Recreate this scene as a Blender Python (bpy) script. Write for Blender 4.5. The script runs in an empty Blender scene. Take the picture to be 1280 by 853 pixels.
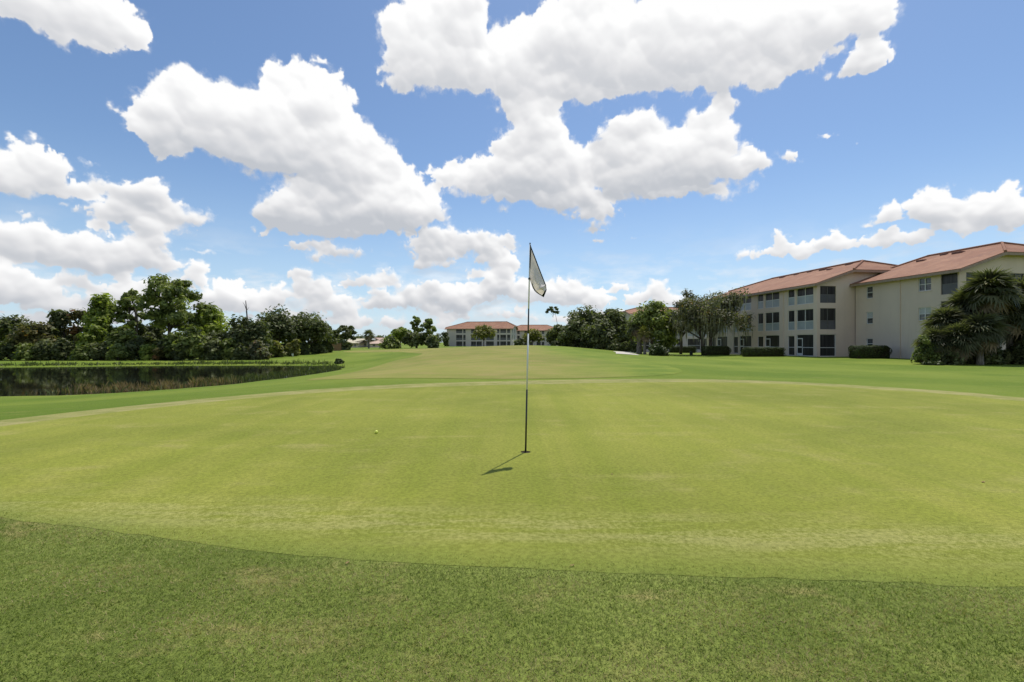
import bpy, bmesh, math, random
import numpy as np
from mathutils import Vector, Matrix
from mathutils.geometry import delaunay_2d_cdt

rad = math.radians
rng = np.random.default_rng(11)
random.seed(5)
SC = bpy.context.scene
COL = SC.collection

# ------------------------------------------------------------------ camera
F = 604.0            # focal length in pixels of the 1280 wide photograph
HC = 1.17            # camera height over the putting green
HOR = 428.0          # row of the horizon


def gx(px, Y):
    return (px - 640.0) / F * Y


def gz(py, Y):
    return HC + (HOR - py) / F * Y


cam_d = bpy.data.cameras.new("camera")
cam = bpy.data.objects.new("camera", cam_d)
COL.objects.link(cam)
cam.location = (0, 0, HC)
cam.rotation_euler = (rad(90), 0, 0)
cam_d.sensor_width = 36
cam_d.lens = 36 * F / 1280
cam_d.shift_y = (HOR - 426.5) / 1280
cam_d.clip_start = 0.05
cam_d.clip_end = 6000
SC.camera = cam


# ------------------------------------------------------------------ node helpers
class NT:
    def __init__(self, tree):
        self.t = tree
        tree.nodes.clear()

    def n(self, kind, **kw):
        nd = self.t.nodes.new(kind)
        for k, v in kw.items():
            if k.startswith("i_"):
                self.put(nd.inputs[k[2:].replace("_", " ")], v)
            elif k.startswith("x"):
                self.put(nd.inputs[int(k[1:])], v)
            else:
                setattr(nd, k, v)
        return nd

    def put(self, sock, v):
        if hasattr(v, "is_output") or isinstance(v, bpy.types.NodeSocket):
            self.t.links.new(v, sock)
        else:
            sock.default_value = v

    def math(self, op, a, b=0.0, c=0.0, clamp=False):
        nd = self.n("ShaderNodeMath", operation=op, use_clamp=clamp)
        for i, v in enumerate((a, b, c)):
            self.put(nd.inputs[i], v)
        return nd.outputs[0]

    def mix(self, fac, a, b, mode="MIX"):
        nd = self.n("ShaderNodeMix", data_type="RGBA", blend_type=mode)
        self.put(nd.inputs["Factor"], fac)
        self.put(nd.inputs[6], a if not isinstance(a, tuple) else (*a, 1)[:4])
        self.put(nd.inputs[7], b if not isinstance(b, tuple) else (*b, 1)[:4])
        return nd.outputs[2]

    def noise(self, vec, scale, detail=3.0, rough=0.5, dist=0.0):
        nd = self.n("ShaderNodeTexNoise", i_Scale=scale, i_Detail=detail, i_Roughness=rough, i_Distortion=dist)
        if vec is not None:
            self.put(nd.inputs["Vector"], vec)
        return nd.outputs["Fac"]

    def smooth(self, v, lo, hi, a=0.0, b=1.0):
        nd = self.n("ShaderNodeMapRange", interpolation_type="SMOOTHSTEP")
        for i, q in enumerate((v, lo, hi, a, b)):
            self.put(nd.inputs[i], q)
        return nd.outputs[0]

    def scaled(self, vec, s):
        nd = self.n("ShaderNodeVectorMath", operation="MULTIPLY")
        self.put(nd.inputs[0], vec)
        nd.inputs[1].default_value = s
        return nd.outputs[0]


def material(name, build):
    m = bpy.data.materials.new(name)
    m.use_nodes = True
    t = NT(m.node_tree)
    out = t.n("ShaderNodeOutputMaterial")
    t.put(out.inputs["Surface"], build(t))
    return m


def principled(t, color, rough=0.6, spec=0.3, normal=None, **kw):
    b = t.n("ShaderNodeBsdfPrincipled")
    t.put(b.inputs["Base Color"], color if not isinstance(color, tuple) else (*color, 1)[:4])
    t.put(b.inputs["Roughness"], rough)
    b.inputs["Specular IOR Level"].default_value = spec
    if normal is not None:
        t.put(b.inputs["Normal"], normal)
    for k, v in kw.items():
        t.put(b.inputs[k.replace("_", " ")], v)
    return b.outputs[0]


def bump(t, h, strength=0.3, dist=0.01):
    nd = t.n("ShaderNodeBump", i_Strength=strength, i_Distance=dist)
    t.put(nd.inputs["Height"], h)
    return nd.outputs[0]


def plain(name, col, rough=0.6, spec=0.3, var=0.12, scale=3.0, metallic=0.0):
    def b(t):
        p = t.n("ShaderNodeTexCoord").outputs["Object"]
        nz = t.noise(p, scale, 4, 0.6)
        c = t.mix(t.smooth(nz, 0.3, 0.7), tuple(x * (1 - var) for x in col), tuple(min(1, x * (1 + var)) for x in col))
        return principled(t, c, rough, spec, Metallic=metallic)
    return material(name, b)


# ------------------------------------------------------------------ materials
def turf(name, dark, light, dry, dry_amt, grain=0.35, streak=0.0, bumpd=0.006, big=0.35, cutoff=(0.5, 0.68), seed=0.0, mow=0.0, blend=None, worn=None, edge=None):
    def b(t):
        pos = t.n("ShaderNodeNewGeometry").outputs["Position"]
        off = t.n("ShaderNodeVectorMath", operation="ADD")
        t.put(off.inputs[0], pos)
        off.inputs[1].default_value = (seed, seed * 0.7, 0)
        p = off.outputs[0]
        n1 = t.noise(p, big, 5, 0.6, 0.4)
        n2 = t.noise(p, big * 5.5, 4, 0.6, 0.3)
        n3 = t.noise(p, 34, 2, 0.6)
        n4 = t.noise(p, 150, 2, 0.7)
        c = t.mix(t.smooth(n1, 0.33, 0.67), dark, light)
        s1 = t.noise(t.scaled(p, (0.55, 2.6, 1.0)), 0.8, 5, 0.65, 0.3)
        dryf = t.math("MULTIPLY", t.smooth(t.math("ADD", t.math("MULTIPLY", s1, 0.55), t.math("MULTIPLY", n2, 0.45)), cutoff[0], cutoff[1]), dry_amt)
        c = t.mix(dryf, c, dry)
        if streak:
            w = t.noise(t.scaled(p, (3.2, 0.10, 1.0)), 1.0, 3, 0.6)
            c = t.mix(t.math("MULTIPLY", t.smooth(w, 0.35, 0.65), streak), c, t.mix(1.0, c, (0.86, 0.92, 0.72), "MULTIPLY"))
        if mow:
            wv = t.n("ShaderNodeTexWave", wave_type="BANDS", bands_direction="X", i_Scale=mow, i_Distortion=1.2, i_Detail=2.0)
            wv.inputs["Detail Scale"].default_value = 0.4
            t.put(wv.inputs["Vector"], p)
            c = t.mix(t.math("MULTIPLY", t.smooth(wv.outputs["Fac"], 0.3, 0.7), 0.16), c, t.mix(1.0, c, (0.72, 0.85, 0.55), "MULTIPLY"))
        if blend:      # the mown strip runs out into longer grass on its right
            sx = t.n("ShaderNodeSeparateXYZ")
            t.put(sx.inputs[0], pos)
            e = t.math("ADD", sx.outputs[0], t.math("MULTIPLY_ADD", n1, 7.0, -3.5))
            c = t.mix(t.smooth(e, blend[0], blend[1]), c, t.mix(t.smooth(n2, 0.33, 0.67), blend[2], blend[3]))
        if worn:       # trodden strip along the near edge
            sx = t.n("ShaderNodeSeparateXYZ")
            t.put(sx.inputs[0], pos)
            e = t.math("ADD", sx.outputs[1], t.math("MULTIPLY", sx.outputs[0], 0.10))
            e = t.math("ABSOLUTE", t.math("SUBTRACT", e, worn[0]))
            wm_ = t.math("MULTIPLY", t.smooth(e, worn[1], 0.0), t.smooth(t.math("ADD", t.math("MULTIPLY", t.noise(t.scaled(p, (0.5, 3.2, 1.0)), 1.3, 6, 0.75), 0.55), t.math("MULTIPLY", t.math("ADD", n3, n4), 0.225)), 0.44, 0.58))
            c = t.mix(t.math("MULTIPLY", wm_, 0.38), c, worn[2])
        if edge:       # turf grows longer towards the edge of the cut
            ea = t.n("ShaderNodeAttribute", attribute_name="near_edge").outputs["Fac"]
            em = t.math("MULTIPLY", ea, t.smooth(t.math("ADD", t.math("MULTIPLY", n2, .5), t.math("MULTIPLY", n3, .5)), 0.25, 0.6, 0.35, 1.0))
            c = t.mix(t.math("MULTIPLY", em, 0.85), c, edge)
        g = t.math("ADD", t.math("MULTIPLY", n4, 0.6), t.math("MULTIPLY", n3, 0.4))
        gm = t.smooth(g, 0.32, 0.68, 1 - grain, 1 + grain)
        hs = t.n("ShaderNodeHueSaturation")
        t.put(hs.inputs["Color"], c)
        t.put(hs.inputs["Value"], gm)
        return principled(t, hs.outputs[0], 0.9, 0.12, bump(t, g, 0.7, bumpd))
    return material(name, b)


M = {}
M["green"] = turf("putting_green_turf", (0.196, 0.212, 0.034), (0.262, 0.268, 0.046), (0.36, 0.31, 0.115), 0.5, 0.33, 0.6, 0.003, 0.28, (0.5, 0.7), 3.0, 0.35, worn=(3.05, 0.5, (0.40, 0.35, 0.16)), edge=(0.150, 0.185, 0.036))
M["fringe"] = turf("fringe_turf", (0.112, 0.145, 0.026), (0.172, 0.205, 0.044), (0.32, 0.25, 0.105), 0.6, 0.42, 0.0, 0.010, 0.6, (0.52, 0.66), 9.0)
M["collar"] = turf("collar_turf", (0.195, 0.21, 0.05), (0.275, 0.27, 0.08), (0.37, 0.32, 0.145), 0.6, 0.2, 0.0, 0.006, 0.5, (0.42, 0.6), 14.0)
M["fairway"] = turf("fairway_turf", (0.175, 0.195, 0.036), (0.245, 0.245, 0.055), (0.33, 0.25, 0.10), 0.6, 0.22, 0.0, 0.01, 0.085, (0.45, 0.62), 21.0, blend=(1.0, 6.0, (0.125, 0.185, 0.02), (0.195, 0.24, 0.032)))
M["rough"] = turf("rough_turf", (0.112, 0.172, 0.016), (0.182, 0.232, 0.03), (0.28, 0.25, 0.08), 0.45, 0.3, 0.0, 0.02, 0.11, (0.54, 0.70), 33.0)


def foliage(name, dark, light, trans=0.3, brown=None, spec=0.25):
    def b(t):
        a = t.n("ShaderNodeAttribute", attribute_name="tint").outputs["Fac"]
        c = t.mix(a, dark, light)
        if brown:
            c = t.mix(t.smooth(a, 0.86, 0.95), c, brown)
        d = principled(t, c, 0.55, spec)
        tr = t.n("ShaderNodeBsdfTranslucent")
        t.put(tr.inputs["Color"], t.mix(1.0, c, (1.0, 1.15, 0.45), "MULTIPLY"))
        ms = t.n("ShaderNodeMixShader", i_Fac=trans)
        t.put(ms.inputs[1], d)
        t.put(ms.inputs[2], tr.outputs[0])
        return ms.outputs[0]
    return material(name, b)


M["oak"] = foliage("oak_leaves", (0.049, 0.063, 0.023), (0.224, 0.244, 0.094), 0.34)
M["mid"] = foliage("mid_green_leaves", (0.07, 0.096, 0.024), (0.354, 0.396, 0.113), 0.4)
M["bright"] = foliage("bright_green_leaves", (0.104, 0.146, 0.022), (0.43, 0.483, 0.103), 0.45)
M["pine"] = foliage("pine_needles", (0.08, 0.107, 0.032), (0.401, 0.443, 0.126), 0.4)
M["rust"] = foliage("rusty_leaves", (0.072, 0.072, 0.026), (0.26, 0.227, 0.081), 0.4, (0.27, 0.14, 0.055))
M["yellow"] = foliage("yellow_green_leaves", (0.12, 0.125, 0.03), (0.32, 0.30, 0.09), 0.4)
M["grey"] = foliage("grey_green_leaves", (0.072, 0.078, 0.044), (0.262, 0.255, 0.138), 0.38, (0.22, 0.14, 0.065))
M["moss"] = foliage("spanish_moss", (0.17, 0.17, 0.13), (0.30, 0.29, 0.22), 0.35)
M["hedge"] = foliage("hedge_leaves", (0.03, 0.045, 0.014), (0.10, 0.13, 0.035), 0.2)
M["palm"] = foliage("palm_leaves", (0.05, 0.06, 0.028), (0.23, 0.23, 0.125), 0.35, (0.34, 0.29, 0.16))
M["deadfrond"] = foliage("dead_palm_leaves", (0.13, 0.10, 0.055), (0.30, 0.23, 0.14), 0.15)
M["reed"] = foliage("reed_blades", (0.05, 0.075, 0.02), (0.17, 0.19, 0.06), 0.3)
M["reed_dry"] = foliage("dry_reed_blades", (0.15, 0.105, 0.05), (0.40, 0.29, 0.15), 0.3)
M["blade"] = foliage("grass_blades", (0.08, 0.122, 0.016), (0.275, 0.335, 0.08), 0.3, (0.44, 0.36, 0.17), .1)


def bark_mat(name, c1, c2):
    def b(t):
        p = t.n("ShaderNodeTexCoord").outputs["Object"]
        v = t.noise(t.scaled(p, (6, 6, 1.5)), 2.0, 5, 0.65)
        return principled(t, t.mix(t.smooth(v, 0.35, 0.65), c1, c2), 0.9, 0.1, bump(t, v, 0.6, 0.03))
    return material(name, b)


M["bark"] = bark_mat("bark", (0.05, 0.04, 0.032), (0.16, 0.13, 0.105))
M["palmbark"] = bark_mat("palm_trunk_bark", (0.09, 0.08, 0.065), (0.25, 0.225, 0.19))
M["deadwood"] = bark_mat("dead_wood", (0.07, 0.06, 0.055), (0.19, 0.165, 0.15))


def stucco(name, col):
    def b(t):
        p = t.n("ShaderNodeTexCoord").outputs["Object"]
        n1 = t.noise(p, 0.35, 5, 0.6)
        n2 = t.noise(t.scaled(p, (2.5, 2.5, 0.25)), 1.0, 4, 0.6)
        c = t.mix(t.smooth(n1, 0.3, 0.7), tuple(x * 0.93 for x in col), col)
        c = t.mix(t.math("MULTIPLY", t.smooth(n2, 0.5, 0.75), 0.22), c, tuple(x * 0.72 for x in col))
        return principled(t, c, 0.9, 0.15, bump(t, t.noise(p, 45, 3, 0.6), 0.35, 0.01))
    return material(name, b)


M["stucco"] = stucco("cream_stucco", (0.68, 0.56, 0.46))
M["stucco_pale"] = stucco("pale_stucco", (0.56, 0.50, 0.46))


def tiles(name, axis):
    def b(t):
        p = t.n("ShaderNodeTexCoord").outputs["Object"]
        sep = t.n("ShaderNodeSeparateXYZ")
        t.put(sep.inputs[0], p)
        along, down = (sep.outputs[1], sep.outputs[0]) if axis == "y" else (sep.outputs[0], sep.outputs[1])
        barrel = t.math("ABSOLUTE", t.math("SINE", t.math("MULTIPLY", along, math.pi / 0.30)))
        course = t.math("FRACT", t.math("MULTIPLY", down, 1 / 0.42))
        h = t.math("ADD", barrel, t.math("MULTIPLY", course, 0.6))
        n1 = t.noise(p, 0.45, 5, 0.6)
        vor = t.n("ShaderNodeTexVoronoi", i_Scale=2.6)
        t.put(vor.inputs["Vector"], p)
        sepc = t.n("ShaderNodeSeparateColor")
        t.put(sepc.inputs[0], vor.outputs["Color"])
        c = t.mix(t.smooth(n1, 0.3, 0.7), (0.30, 0.145, 0.088), (0.385, 0.205, 0.125))
        c = t.mix(t.math("MULTIPLY", sepc.outputs[0], 0.45), c, (0.21, 0.10, 0.065))
        stain = t.noise(t.scaled(p, (0.5, 1.6, 1) if axis == "x" else (0.5, 1.6, 1)), 0.7, 5, 0.7)
        c = t.mix(t.math("MULTIPLY", t.smooth(stain, 0.52, 0.75), 0.45), c, (0.15, 0.10, 0.085))
        return principled(t, c, 0.8, 0.2, bump(t, h, 0.6, 0.05))
    return material(name, b)


M["tile_y"] = tiles("terracotta_tile_y", "y")
M["tile_x"] = tiles("terracotta_tile_x", "x")
M["fascia"] = plain("fascia_paint", (0.33, 0.24, 0.175), 0.6)
M["soffit"] = plain("soffit_paint", (0.5, 0.42, 0.33), 0.7)
M["alu"] = plain("white_aluminium", (0.66, 0.66, 0.64), 0.45, 0.4, 0.05)
M["kick"] = plain("grey_kick_panel", (0.33, 0.36, 0.38), 0.35, 0.5, 0.10, 0.8)
M["frame_dark"] = plain("bronze_frame", (0.13, 0.125, 0.12), 0.45, 0.4, 0.06)
M["kick_dark"] = plain("dark_kick_panel", (0.10, 0.10, 0.11), 0.4, 0.4, 0.15, 0.8)


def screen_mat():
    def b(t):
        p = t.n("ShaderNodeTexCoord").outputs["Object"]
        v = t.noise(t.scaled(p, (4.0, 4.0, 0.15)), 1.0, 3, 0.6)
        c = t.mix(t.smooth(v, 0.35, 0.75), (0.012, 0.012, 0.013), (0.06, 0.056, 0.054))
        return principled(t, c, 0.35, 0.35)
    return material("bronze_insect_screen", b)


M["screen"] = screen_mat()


def glass_mat():
    def b(t):
        p = t.n("ShaderNodeTexCoord").outputs["Object"]
        v = t.noise(t.scaled(p, (1, 1, 5)), 1.5, 2, 0.5)
        return principled(t, t.mix(t.smooth(v, 0.4, 0.6), (0.03, 0.035, 0.04), (0.09, 0.10, 0.105)), 0.08, 0.6)
    return material("window_glass", b)


M["glass"] = glass_mat()
M["blind"] = plain("window_blind", (0.45, 0.46, 0.45), 0.5, 0.3, 0.06, 6)
M["vent"] = plain("roof_vent_paint", (0.16, 0.075, 0.055), 0.6)
M["concrete"] = plain("path_concrete", (0.56, 0.52, 0.45), 0.9, 0.1, 0.12, 1.3)
M["black"] = plain("black_pole_paint", (0.014, 0.018, 0.015), 0.35, 0.5, 0.2, 20)
M["white"] = plain("white_pole_paint", (0.72, 0.73, 0.72), 0.35, 0.5, 0.05, 20)
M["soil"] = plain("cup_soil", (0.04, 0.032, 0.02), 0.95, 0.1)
M["cup"] = plain("cup_liner", (0.30, 0.29, 0.24), 0.6)
M["darkbox"] = plain("dark_green_box", (0.02, 0.03, 0.02), 0.5)
M["signwhite"] = plain("white_marker_paint", (0.75, 0.75, 0.73), 0.5)
M["wood"] = plain("weathered_wood", (0.23, 0.14, 0.075), 0.8)


def cloth(name, col):
    def b(t):
        p = t.n("ShaderNodeTexCoord").outputs["Object"]
        v = t.noise(p, 9, 2, 0.5)
        c = t.mix(t.smooth(v, 0.3, 0.7), tuple(x * 0.95 for x in col), col)
        d = principled(t, c, 0.75, 0.2)
        tr = t.n("ShaderNodeBsdfTranslucent")
        t.put(tr.inputs["Color"], c)
        ms = t.n("ShaderNodeMixShader", i_Fac=0.5)
        t.put(ms.inputs[1], d)
        t.put(ms.inputs[2], tr.outputs[0])
        return ms.outputs[0]
    return material(name, b)


M["flag"] = cloth("flag_nylon", (0.88, 0.83, 0.81))
M["flagedge"] = cloth("flag_border", (0.015, 0.03, 0.022))


def ball_mat():
    def b(t):
        p = t.n("ShaderNodeTexCoord").outputs["Object"]
        v = t.n("ShaderNodeTexVoronoi", i_Scale=230.0)
        t.put(v.inputs["Vector"], p)
        return principled(t, (0.74, 0.80, 0.12), 0.3, 0.4, bump(t, v.outputs["Distance"], 0.4, 0.001))
    return material("golf_ball_cover", b)


M["ball"] = ball_mat()


def water_mat():
    def b(t):
        pos = t.n("ShaderNodeNewGeometry").outputs["Position"]
        r = t.noise(t.scaled(pos, (0.7, 2.2, 1)), 1.6, 4, 0.6)
        calm = t.smooth(t.noise(t.scaled(pos, (0.05, 0.4, 1)), 1.0, 3, 0.5), 0.52, 0.62)
        nd = t.n("ShaderNodeBump", i_Distance=0.02)
        t.put(nd.inputs["Height"], r)
        t.put(nd.inputs["Strength"], t.math("MULTIPLY_ADD", calm, 0.16, 0.035))
        return principled(t, (0.012, 0.013, 0.009), 0.03, 0.5, nd.outputs[0], IOR=1.33)
    return material("pond_water", b)


M["water"] = water_mat()


# ------------------------------------------------------------------ objects
def obj(name, me, mat=None, parent=None, kind=None, label=None, cat=None, group=None):
    o = bpy.data.objects.new(name, me)
    COL.objects.link(o)
    if mat is not None and me is not None:
        for m in (mat if isinstance(mat, (list, tuple)) else [mat]):
            me.materials.append(m)
    if parent is not None:
        o.parent = parent
    tag(o, label, cat, group, kind)
    return o


def tag(o, label=None, cat=None, group=None, kind=None):
    for k, v in (("label", label), ("category", cat), ("group", group), ("kind", kind)):
        if v:
            o[k] = v


def thing(name, label, cat, loc, rz=0.0, group=None):
    o = bpy.data.objects.new(name, None)
    o.empty_display_size = 0.3
    COL.objects.link(o)
    o.location = loc
    o.rotation_euler = (0, 0, rz)
    tag(o, label, cat, group)
    return o


def mesh_np(name, verts, faces, tint=None, smooth=False):
    """verts (n,3), faces (m,k) of one face size; tint per face."""
    verts = np.asarray(verts, np.float32)
    faces = np.asarray(faces, np.int32)
    me = bpy.data.meshes.new(name)
    me.vertices.add(len(verts))
    me.vertices.foreach_set("co", verts.ravel())
    k = faces.shape[1]
    me.loops.add(faces.size)
    me.loops.foreach_set("vertex_index", faces.ravel())
    me.polygons.add(len(faces))
    me.polygons.foreach_set("loop_start", np.arange(0, faces.size, k, dtype=np.int32))
    me.polygons.foreach_set("loop_total", np.full(len(faces), k, np.int32))
    if smooth:
        me.polygons.foreach_set("use_smooth", np.ones(len(faces), bool))
    me.update(calc_edges=True)
    if tint is not None:
        a = me.attributes.new("tint", "FLOAT", "FACE")
        a.data.foreach_set("value", np.asarray(tint, np.float32))
    return me


class MB:
    def __init__(self):
        self.v, self.f, self.mi = [], [], []

    def quad(self, *pts, mi=0):
        i = len(self.v)
        self.v += [tuple(p) for p in pts]
        self.f.append(tuple(range(i, i + len(pts))))
        self.mi.append(mi)

    def box(self, x0, x1, y0, y1, z0, z1, mi=0):
        i = len(self.v)
        self.v += [(x, y, z) for z in (z0, z1) for y in (y0, y1) for x in (x0, x1)]
        for f in ((0, 2, 3, 1), (4, 5, 7, 6), (0, 1, 5, 4), (2, 6, 7, 3), (0, 4, 6, 2), (1, 3, 7, 5)):
            self.f.append(tuple(i + k for k in f))
            self.mi.append(mi)

    def tube(self, pts, radii, sides=7, cap=True, mi=0):
        pts = [Vector(p) for p in pts]
        base = len(self.v)
        for k, p in enumerate(pts):
            d = (pts[min(k + 1, len(pts) - 1)] - pts[max(k - 1, 0)])
            d = d.normalized() if d.length > 1e-9 else Vector((0, 0, 1))
            a = d.cross(Vector((0.31, 0.95, 0.05)))
            a = a.normalized() if a.length > 1e-4 else d.cross(Vector((1, 0, 0))).normalized()
            b = d.cross(a)
            for s in range(sides):
                an = 2 * math.pi * s / sides
                self.v.append(tuple(p + (a * math.cos(an) + b * math.sin(an)) * radii[k]))
        for k in range(len(pts) - 1):
            for s in range(sides):
                s2 = (s + 1) % sides
                self.f.append((base + k * sides + s, base + k * sides + s2, base + (k + 1) * sides + s2, base + (k + 1) * sides + s))
                self.mi.append(mi)
        if cap:
            self.f.append(tuple(base + s for s in reversed(range(sides))))
            self.f.append(tuple(base + (len(pts) - 1) * sides + s for s in range(sides)))
            self.mi += [mi, mi]

    def build(self, name, mat, parent=None, smooth=False, bevel=0.0, **kw):
        me = bpy.data.meshes.new(name)
        me.from_pydata(self.v, [], self.f)
        me.update()
        me.polygons.foreach_set("material_index", self.mi)
        if smooth:
            me.polygons.foreach_set("use_smooth", [True] * len(me.polygons))
        o = obj(name, me, mat, parent, **kw)
        if bevel:
            md = o.modifiers.new("bevel", "BEVEL")
            md.width = bevel
            md.segments = 2
        return o


# ------------------------------------------------------------------ curves and terrain
def smooth_loop(pts, step=0.5, closed=True, jitter=0.0):
    P = np.array(pts, float)
    n = len(P)
    out = []
    for i in range(n if closed else n - 1):
        p0, p1, p2, p3 = P[(i - 1) % n], P[i], P[(i + 1) % n], P[(i + 2) % n]
        if not closed:
            p0 = P[max(i - 1, 0)]
            p3 = P[min(i + 2, n - 1)]
        k = max(2, int(np.linalg.norm(p2 - p1) / step))
        for s in range(k):
            t = s / k
            out.append(0.5 * ((2 * p1) + (-p0 + p2) * t + (2 * p0 - 5 * p1 + 4 * p2 - p3) * t * t + (-p0 + 3 * p1 - 3 * p2 + p3) * t ** 3))
    out = np.array(out)
    if jitter:
        out += rng.normal(0, jitter, out.shape)
    return out


def inside(poly, X, Y):
    poly = np.asarray(poly)
    r = np.zeros(X.shape, bool)
    x0, y0 = poly[:, 0], poly[:, 1]
    x1, y1 = np.roll(x0, -1), np.roll(y0, -1)
    for a, b, c, d in zip(x0, y0, x1, y1):
        if b == d:
            continue
        r ^= ((b > Y) != (d > Y)) & (X < (c - a) * (Y - b) / (d - b) + a)
    return r


def dist_poly(poly, X, Y):
    poly = np.asarray(poly)
    best = np.full(X.shape, 1e9)
    q = np.roll(poly, -1, axis=0)
    for (a, b), (c, d) in zip(poly, q):
        ex, ey = c - a, d - b
        L = ex * ex + ey * ey + 1e-12
        t = np.clip(((X - a) * ex + (Y - b) * ey) / L, 0, 1)
        best = np.minimum(best, (X - a - t * ex) ** 2 + (Y - b - t * ey) ** 2)
    return np.sqrt(best)


def g0(px, py, z=0.0):
    Y = (HC - z) * F / (py - HOR)
    return (gx(px, Y), Y)


WATER = -1.8
pond_pts = [(-28, 26), (-22.6, 27.0), (-20.8, 29.6), (-19.5, 34), (-18.2, 47.5), (-20.5, 58.5), (-23.5, 61.5), (-34.8, 62), (-48, 60.5), (-60, 57.5), (-95, 54), (-110, 35), (-60, 19), (-40, 21)]
POND = smooth_loop(pond_pts, 1.5)

CTRL = np.array([
    (0, -25, 0), (-20, -15, 0), (20, -15, 0), (0, -5, 0), (0, 1.5, 0), (-4, 3, 0), (4, 3, 0), (0, 6, 0), (-6, 5.5, 0), (8, 5, 0), (0, 10, 0), (6, 11, 0),
    (-4.5, 9, 0), (10, 9, 0), (0, 14, 0), (12, 3, -.02), (-9, 3, -.05),
    (0, 22, .09), (0, 30, .18), (0, 50, .42), (0, 75, .66), (0, 95, .4), (0, 120, -.3),
    (7.5, 75, .55), (11.6, 70, .18), (13.9, 62, -.16), (15.3, 57, -.42), (10, 45, .05), (7, 30, .02), (12, 32, -.2),
    (20, 30, -.36), (30, 33, -.44), (34, 45, -.44), (27, 52, -.43), (25, 62, -.45), (33, 62, -.43), (40, 40, -.43), (45, 60, -.43), (50, 45, -.43), (14, 16, -.15),
    (20, 15, -.2), (30, 20, -.35), (22, 80, -.6), (30, 110, -1), (50, 110, -1), (10, 110, -.6), (18, 66, -.5), (38, 36, -.42),
    (-8, 8.5, -.07), (-12, 10, -.27), (-14, 16, -.8), (-20, 20, -1.2), (-9, 18, -.4), (-5, 18, -.06), (-8.4, 28, -.55), (-13.8, 34, -1.2), (-15, 48, -1.2),
    (-18.5, 80, -.42), (-30, 95, -.75), (-14, 65, -.55), (-8, 45, -.05), (-6, 60, .3), (-9, 85, .25), (-18, 65, -1.1),
    (-35, 66, -1.62), (-48, 66, -1.65), (-60, 64, -1.65), (-80, 62, -1.5), (-50, 80, -1.5), (-90, 80, -1.5), (-30, 78, -1.15), (-25, 68, -1.4),
    (150, 150, -1), (-150, 150, -1), (0, 200, -.5), (-60, 150, -.8), (60, 150, -1), (200, 0, -.5), (-200, 0, -1), (-60, 5, -1.0), (60, 10, -.4), (0, -150, 0), (100, 60, -.5), (-140, 60, -1.4),
], float)


def tps(r2):
    return np.where(r2 > 1e-12, 0.5 * r2 * np.log(r2 + 1e-12), 0)


_n = len(CTRL)
_S = 20.0
_A = np.zeros((_n + 3, _n + 3))
_d = (CTRL[:, None, :2] - CTRL[None, :, :2]) / _S
_A[:_n, :_n] = tps((_d ** 2).sum(-1)) + np.eye(_n) * 0.02
_A[:_n, _n:] = np.c_[np.ones(_n), CTRL[:, :2] / _S]
_A[_n:, :_n] = _A[:_n, _n:].T
_W = np.linalg.solve(_A, np.r_[CTRL[:, 2], 0, 0, 0])


def terrain(X, Y):
    X = np.atleast_1d(np.asarray(X, float))
    Y = np.atleast_1d(np.asarray(Y, float))
    sh = X.shape
    x, y = X.ravel(), Y.ravel()
    z = np.empty(len(x))
    for s in range(0, len(x), 20000):
        xs, ys = x[s:s + 20000] / _S, y[s:s + 20000] / _S
        r2 = (xs[:, None] - CTRL[None, :, 0] / _S) ** 2 + (ys[:, None] - CTRL[None, :, 1] / _S) ** 2
        z[s:s + 20000] = tps(r2) @ _W[:_n] + _W[_n] + _W[_n + 1] * xs + _W[_n + 2] * ys
    R = np.hypot(x, y - 60)
    k = np.clip((R - 110) / 90, 0, 1)
    k = k * k * (3 - 2 * k)
    z = z * (1 - k) + (-0.8) * k
    # gentle unevenness of the rough
    d = dist_poly(POND, x, y)
    ins = inside(POND, x, y)
    land = np.maximum(z, WATER + 0.03 + np.minimum(d * 0.05, 0.35))
    land = np.minimum(land, WATER + .04 + d * .085 + (d / 9) ** 4 * 3)
    z = np.where(ins, WATER - 0.05 - np.minimum(d * 0.3, 1.2), np.where(d < 10, land, z))
    return z.reshape(sh)


def tz(x, y):
    return float(terrain(x, y)[0])


# ground: one sheet to the horizon
def axis(segs):
    out = []
    for a, b, s in segs:
        out += list(np.arange(a, b - 1e-6, s))
    out.append(segs[-1][1])
    return np.array(out)


xs = axis([(-3000, -600, 300), (-600, -120, 40), (-120, -60, 4), (-60, -12, 1), (-12, 14, .5), (14, 50, 1), (50, 120, 4), (120, 600, 40), (600, 3000, 300)])
ys = axis([(-600, -100, 50), (-100, -12, 8), (-12, 20, .5), (20, 120, 1), (120, 200, 4), (200, 600, 40), (600, 4200, 300)])
GX, GY = np.meshgrid(xs, ys)
GZ = terrain(GX, GY)
nx, ny = len(xs), len(ys)
idx = np.arange(nx * ny).reshape(ny, nx)
fq = np.stack([idx[:-1, :-1], idx[:-1, 1:], idx[1:, 1:], idx[1:, :-1]], -1).reshape(-1, 4)
obj("ground", mesh_np("ground", np.c_[GX.ravel(), GY.ravel(), GZ.ravel()], fq, smooth=True), M["rough"], kind="structure")


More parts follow.
